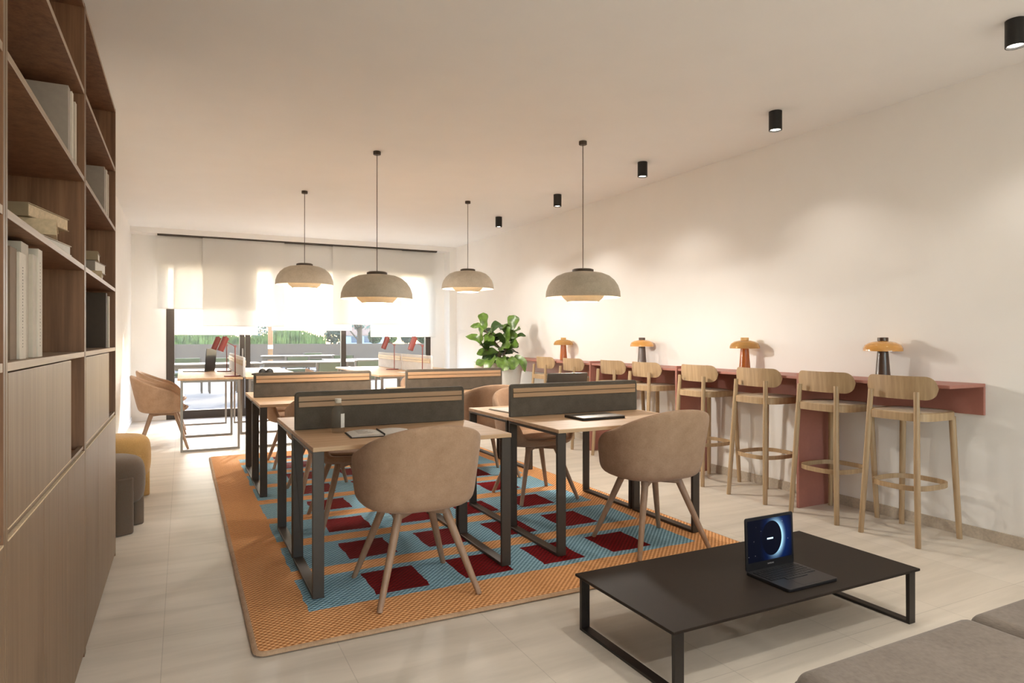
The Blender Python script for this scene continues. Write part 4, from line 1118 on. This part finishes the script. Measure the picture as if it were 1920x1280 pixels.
def tree(label, px_, dep, zb, ht, cr, mat, lean=.1):
    x, y_ = ray_at(px_, dep)
    t = thing('tree', label, 'tree', (x, y_, zb), 0, 'trees beyond the planter')
    MB().tube([(0, 0, 0), (lean * ht * .3, 0, ht * .4), (lean * ht * .35, 0, ht * .75)], .2, 8, rs=[.26, .2, .1]).build('trunk', MT['bark'], t, smooth=True)
    br = MB()
    for k in range(5):
        a = k * 1.3; br.tube([(lean * ht * .3, 0, ht * (.35 + .06 * k)), (lean * ht * .3 + math.cos(a) * cr * .7, math.sin(a) * cr * .5, ht * (.5 + .07 * k))], .05, 6)
    br.build('branches', MT['bark'], t, smooth=True)
    m = MB(); leafball(m, (lean * ht * .3, 0, ht * .8), cr, cr, ht * .25, 900, .5, int(px_)); m.build('foliage', mat, t)
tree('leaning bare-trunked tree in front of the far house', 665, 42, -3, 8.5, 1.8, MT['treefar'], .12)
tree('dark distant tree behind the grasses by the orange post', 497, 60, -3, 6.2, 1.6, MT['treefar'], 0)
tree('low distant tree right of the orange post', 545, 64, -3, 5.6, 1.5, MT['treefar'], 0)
x, y_ = ray_at(684, 95)
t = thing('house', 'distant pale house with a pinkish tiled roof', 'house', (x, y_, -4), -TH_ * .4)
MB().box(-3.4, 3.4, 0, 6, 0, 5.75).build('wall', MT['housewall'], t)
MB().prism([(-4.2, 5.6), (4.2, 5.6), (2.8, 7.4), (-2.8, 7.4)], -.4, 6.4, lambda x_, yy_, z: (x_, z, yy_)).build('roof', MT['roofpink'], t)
for k, dx in enumerate((-1.9, -.1, 1.2)):
    wn = MB().box(dx, dx + .9, -.06, .02, 4.55, 5.45).build('window', MT['windowblue'], t)
x, y_ = ray_at(507, 27)
t = thing('parasol_post', 'orange wooden post standing on the terrace with a white collar', 'post', (x, y_, -.02))
MB().cyl((0, 0, .06), (0, 0, 3.6), .098, n=16).build('pole', MT['orangewood'], t, smooth=True)
MB().lathe([(0, 0), (.16, 0), (.15, .05), (.10, .10), (0, .10)], 20).build('foot', MT['orangewood'], t, smooth=True)
MB().cyl((0, 0, .82), (0, 0, .98), .104, n=16).build('collar', MT['white'], t, smooth=True)

def out_table(L_=2.1, D=.95):
    t = thing('outdoor_table', 'table', 'outdoor table')
    tp = MB()
    for k in range(6): tp.box(-L_ / 2, L_ / 2, -D / 2 + k * D / 6 + .004, -D / 2 + (k + 1) * D / 6 - .004, .725, .755)
    tp.build('tabletop', MT['teak'], t, bevel=.003)
    MB().box(-L_ / 2 + .08, L_ / 2 - .08, -D / 2 + .08, D / 2 - .08, .65, .7245).build('apron', MT['teak'], t)
    for sx in (-1, 1):
        for sy in (-1, 1):
            MB().box(*sorted((sx * (L_ / 2 - .16), sx * (L_ / 2 - .06))), *sorted((sy * (D / 2 - .16), sy * (D / 2 - .06))), 0, .724).build('leg', MT['teak'], t, bevel=.005)
    return t
def out_chair():
    t = thing('outdoor_chair', 'chair', 'outdoor chair')
    for sx in (-1, 1):
        MB().box(*sorted((sx * .27, sx * .31)), -.28, -.24, 0, .78).build('rear_leg', MT['teak'], t, bevel=.004)
        MB().box(*sorted((sx * .27, sx * .31)), .22, .26, 0, .62).build('front_leg', MT['teak'], t, bevel=.004)
        MB().box(*sorted((sx * .265, sx * .315)), -.25, .27, .62, .645).build('armrest', MT['teak'], t, bevel=.004)
    MB().box(-.27, .27, -.25, .25, .36, .40).build('seat_frame', MT['teak'], t)
    MB().box(-.27, .27, -.24, .26, .40, .47).build('seat_cushion', MT['dusty'] if False else MT['olive'], t, bevel=.02, seg=3)
    MB().box(-.265, .265, -.285, -.215, .50, .80).build('back_cushion', MT['olive'], t, bevel=.025, seg=3)
    MB().box(-.31, .31, -.285, -.245, .78, .80).build('top_rail', MT['teak'], t)
    return t
ot = out_table(); oc = out_chair()
GT = 'teak tables on the terrace'; GO = 'teak chairs with olive cushions on the terrace'
first = True
for px_, dep, rz, lab in ((560, 19.5, -.15, 'farthest teak table on the terrace, right of the orange post'), (585, 14.6, -.1, 'teak table on the terrace in the middle of the glass'),
                          (385, 13.4, .05, 'teak table on the terrace seen through the left glass door'), (690, 16.2, -.05, 'teak table on the terrace right of the middle mullion')):
    x, y_ = ray_at(px_, dep); o = ot if first else copy_tree(ot); first = False
    place(o, lab, (x, y_, -.02), rz, GT)
first = True
for px_, dep, rz, lab in ((553, 17.2, .1, 'olive backed terrace chair nearest the orange post'), (618, 13.2, 0, 'olive backed terrace chair left of the middle mullion'),
                          (686, 14.3, 0, 'olive backed terrace chair right of the middle mullion'), (352, 15.2, PI, 'olive terrace chair behind the left terrace table'),
                          (418, 15.4, PI, 'olive terrace chair behind the dark upright laptop'), (640, 18.6, 0, 'olive backed terrace chair farther off behind the mullion'),
                          (590, 20.6, PI, 'olive terrace chair facing us beyond the farthest table')):
    x, y_ = ray_at(px_, dep); o = oc if first else copy_tree(oc); first = False
    place(o, lab, (x, y_, -.02), rz, GO)
x, y_ = ray_at(345, 12.6)
t = thing('globe_lamp', 'small white globe lamp on a thin stand outside the left glass door', 'lamp', (x, y_, -.02))
MB().lathe([(0, .50)] + [(.085 * math.sin(R(q)), .585 - .085 * math.cos(R(q))) for q in range(20, 180, 20)] + [(0, .67)], 20).build('globe', MT['white'], t, smooth=True, sharp=80)
MB().cyl((0, 0, .02), (0, 0, .505), .012, n=8).build('stand', MT['white'], t, smooth=True)
MB().lathe([(0, 0), (.12, 0), (.12, .02), (0, .02)], 20).build('foot', MT['white'], t)

# ------------------------------------------------------------------ light
wd_ = bpy.data.worlds.new('sky'); scene.world = wd_; wd_.use_nodes = True
N = wd_.node_tree.nodes; L = wd_.node_tree.links
sk = N.new('ShaderNodeTexSky'); sk.sky_type = 'NISHITA'; sk.sun_disc = False; sk.sun_elevation = R(28); sk.sun_rotation = R(20)
sk.air_density = 1.0; sk.dust_density = 1.2; sk.ozone_density = .6
bg = N['Background']; L.new(sk.outputs['Color'], bg.inputs['Color']); bg.inputs['Strength'].default_value = .66
sun = bpy.data.lights.new('sun', 'SUN'); sun.energy = 2.0; sun.color = (1, .985, .95); sun.angle = R(1.2)
so_ = bpy.data.objects.new('sun', sun); COL.objects.link(so_)
dv = Vector((-.38, -.925, -.30)).normalized()
so_.rotation_euler = dv.to_track_quat('-Z', 'Y').to_euler()
pl = bpy.data.lights.new('window_portal', 'AREA'); pl.shape = 'RECTANGLE'; pl.size = 4.2; pl.size_y = 2.5; pl.cycles.is_portal = True
po = bpy.data.objects.new('window_portal', pl); COL.objects.link(po); po.location = (1.925, YB + .2, 1.27); po.rotation_euler = (R(-90), 0, 0)

pl2 = bpy.data.lights.new('window_portal', 'AREA'); pl2.shape = 'RECTANGLE'; pl2.size = 4.1; pl2.size_y = 2.3; pl2.cycles.is_portal = True
po2 = bpy.data.objects.new('window_portal', pl2); COL.objects.link(po2); po2.location = (1.95, YF - .12, 1.4); po2.rotation_euler = (R(90), 0, 0)
# ------------------------------------------------------------------ camera and view
cam = bpy.data.cameras.new('camera'); cam.lens = 23.0; cam.sensor_width = 36; cam.shift_y = -7 / 1920; cam.clip_start = .02; cam.clip_end = 400
co = bpy.data.objects.new('camera', cam); COL.objects.link(co); co.location = (0, 0, 1.26); co.rotation_euler = (R(90), 0, -TH_)
scene.camera = co
scene.view_settings.view_transform = 'Standard'; scene.view_settings.look = 'None'
scene.view_settings.exposure = 1.43; scene.view_settings.gamma = 1.0; scene.view_settings.use_curve_mapping = False
cy_ = scene.cycles
cy_.use_denoising = True; cy_.max_bounces = 10; cy_.diffuse_bounces = 6; cy_.transparent_max_bounces = 16; cy_.sample_clamp_indirect = 6.0
cy_.caustics_reflective = False; cy_.caustics_refractive = False
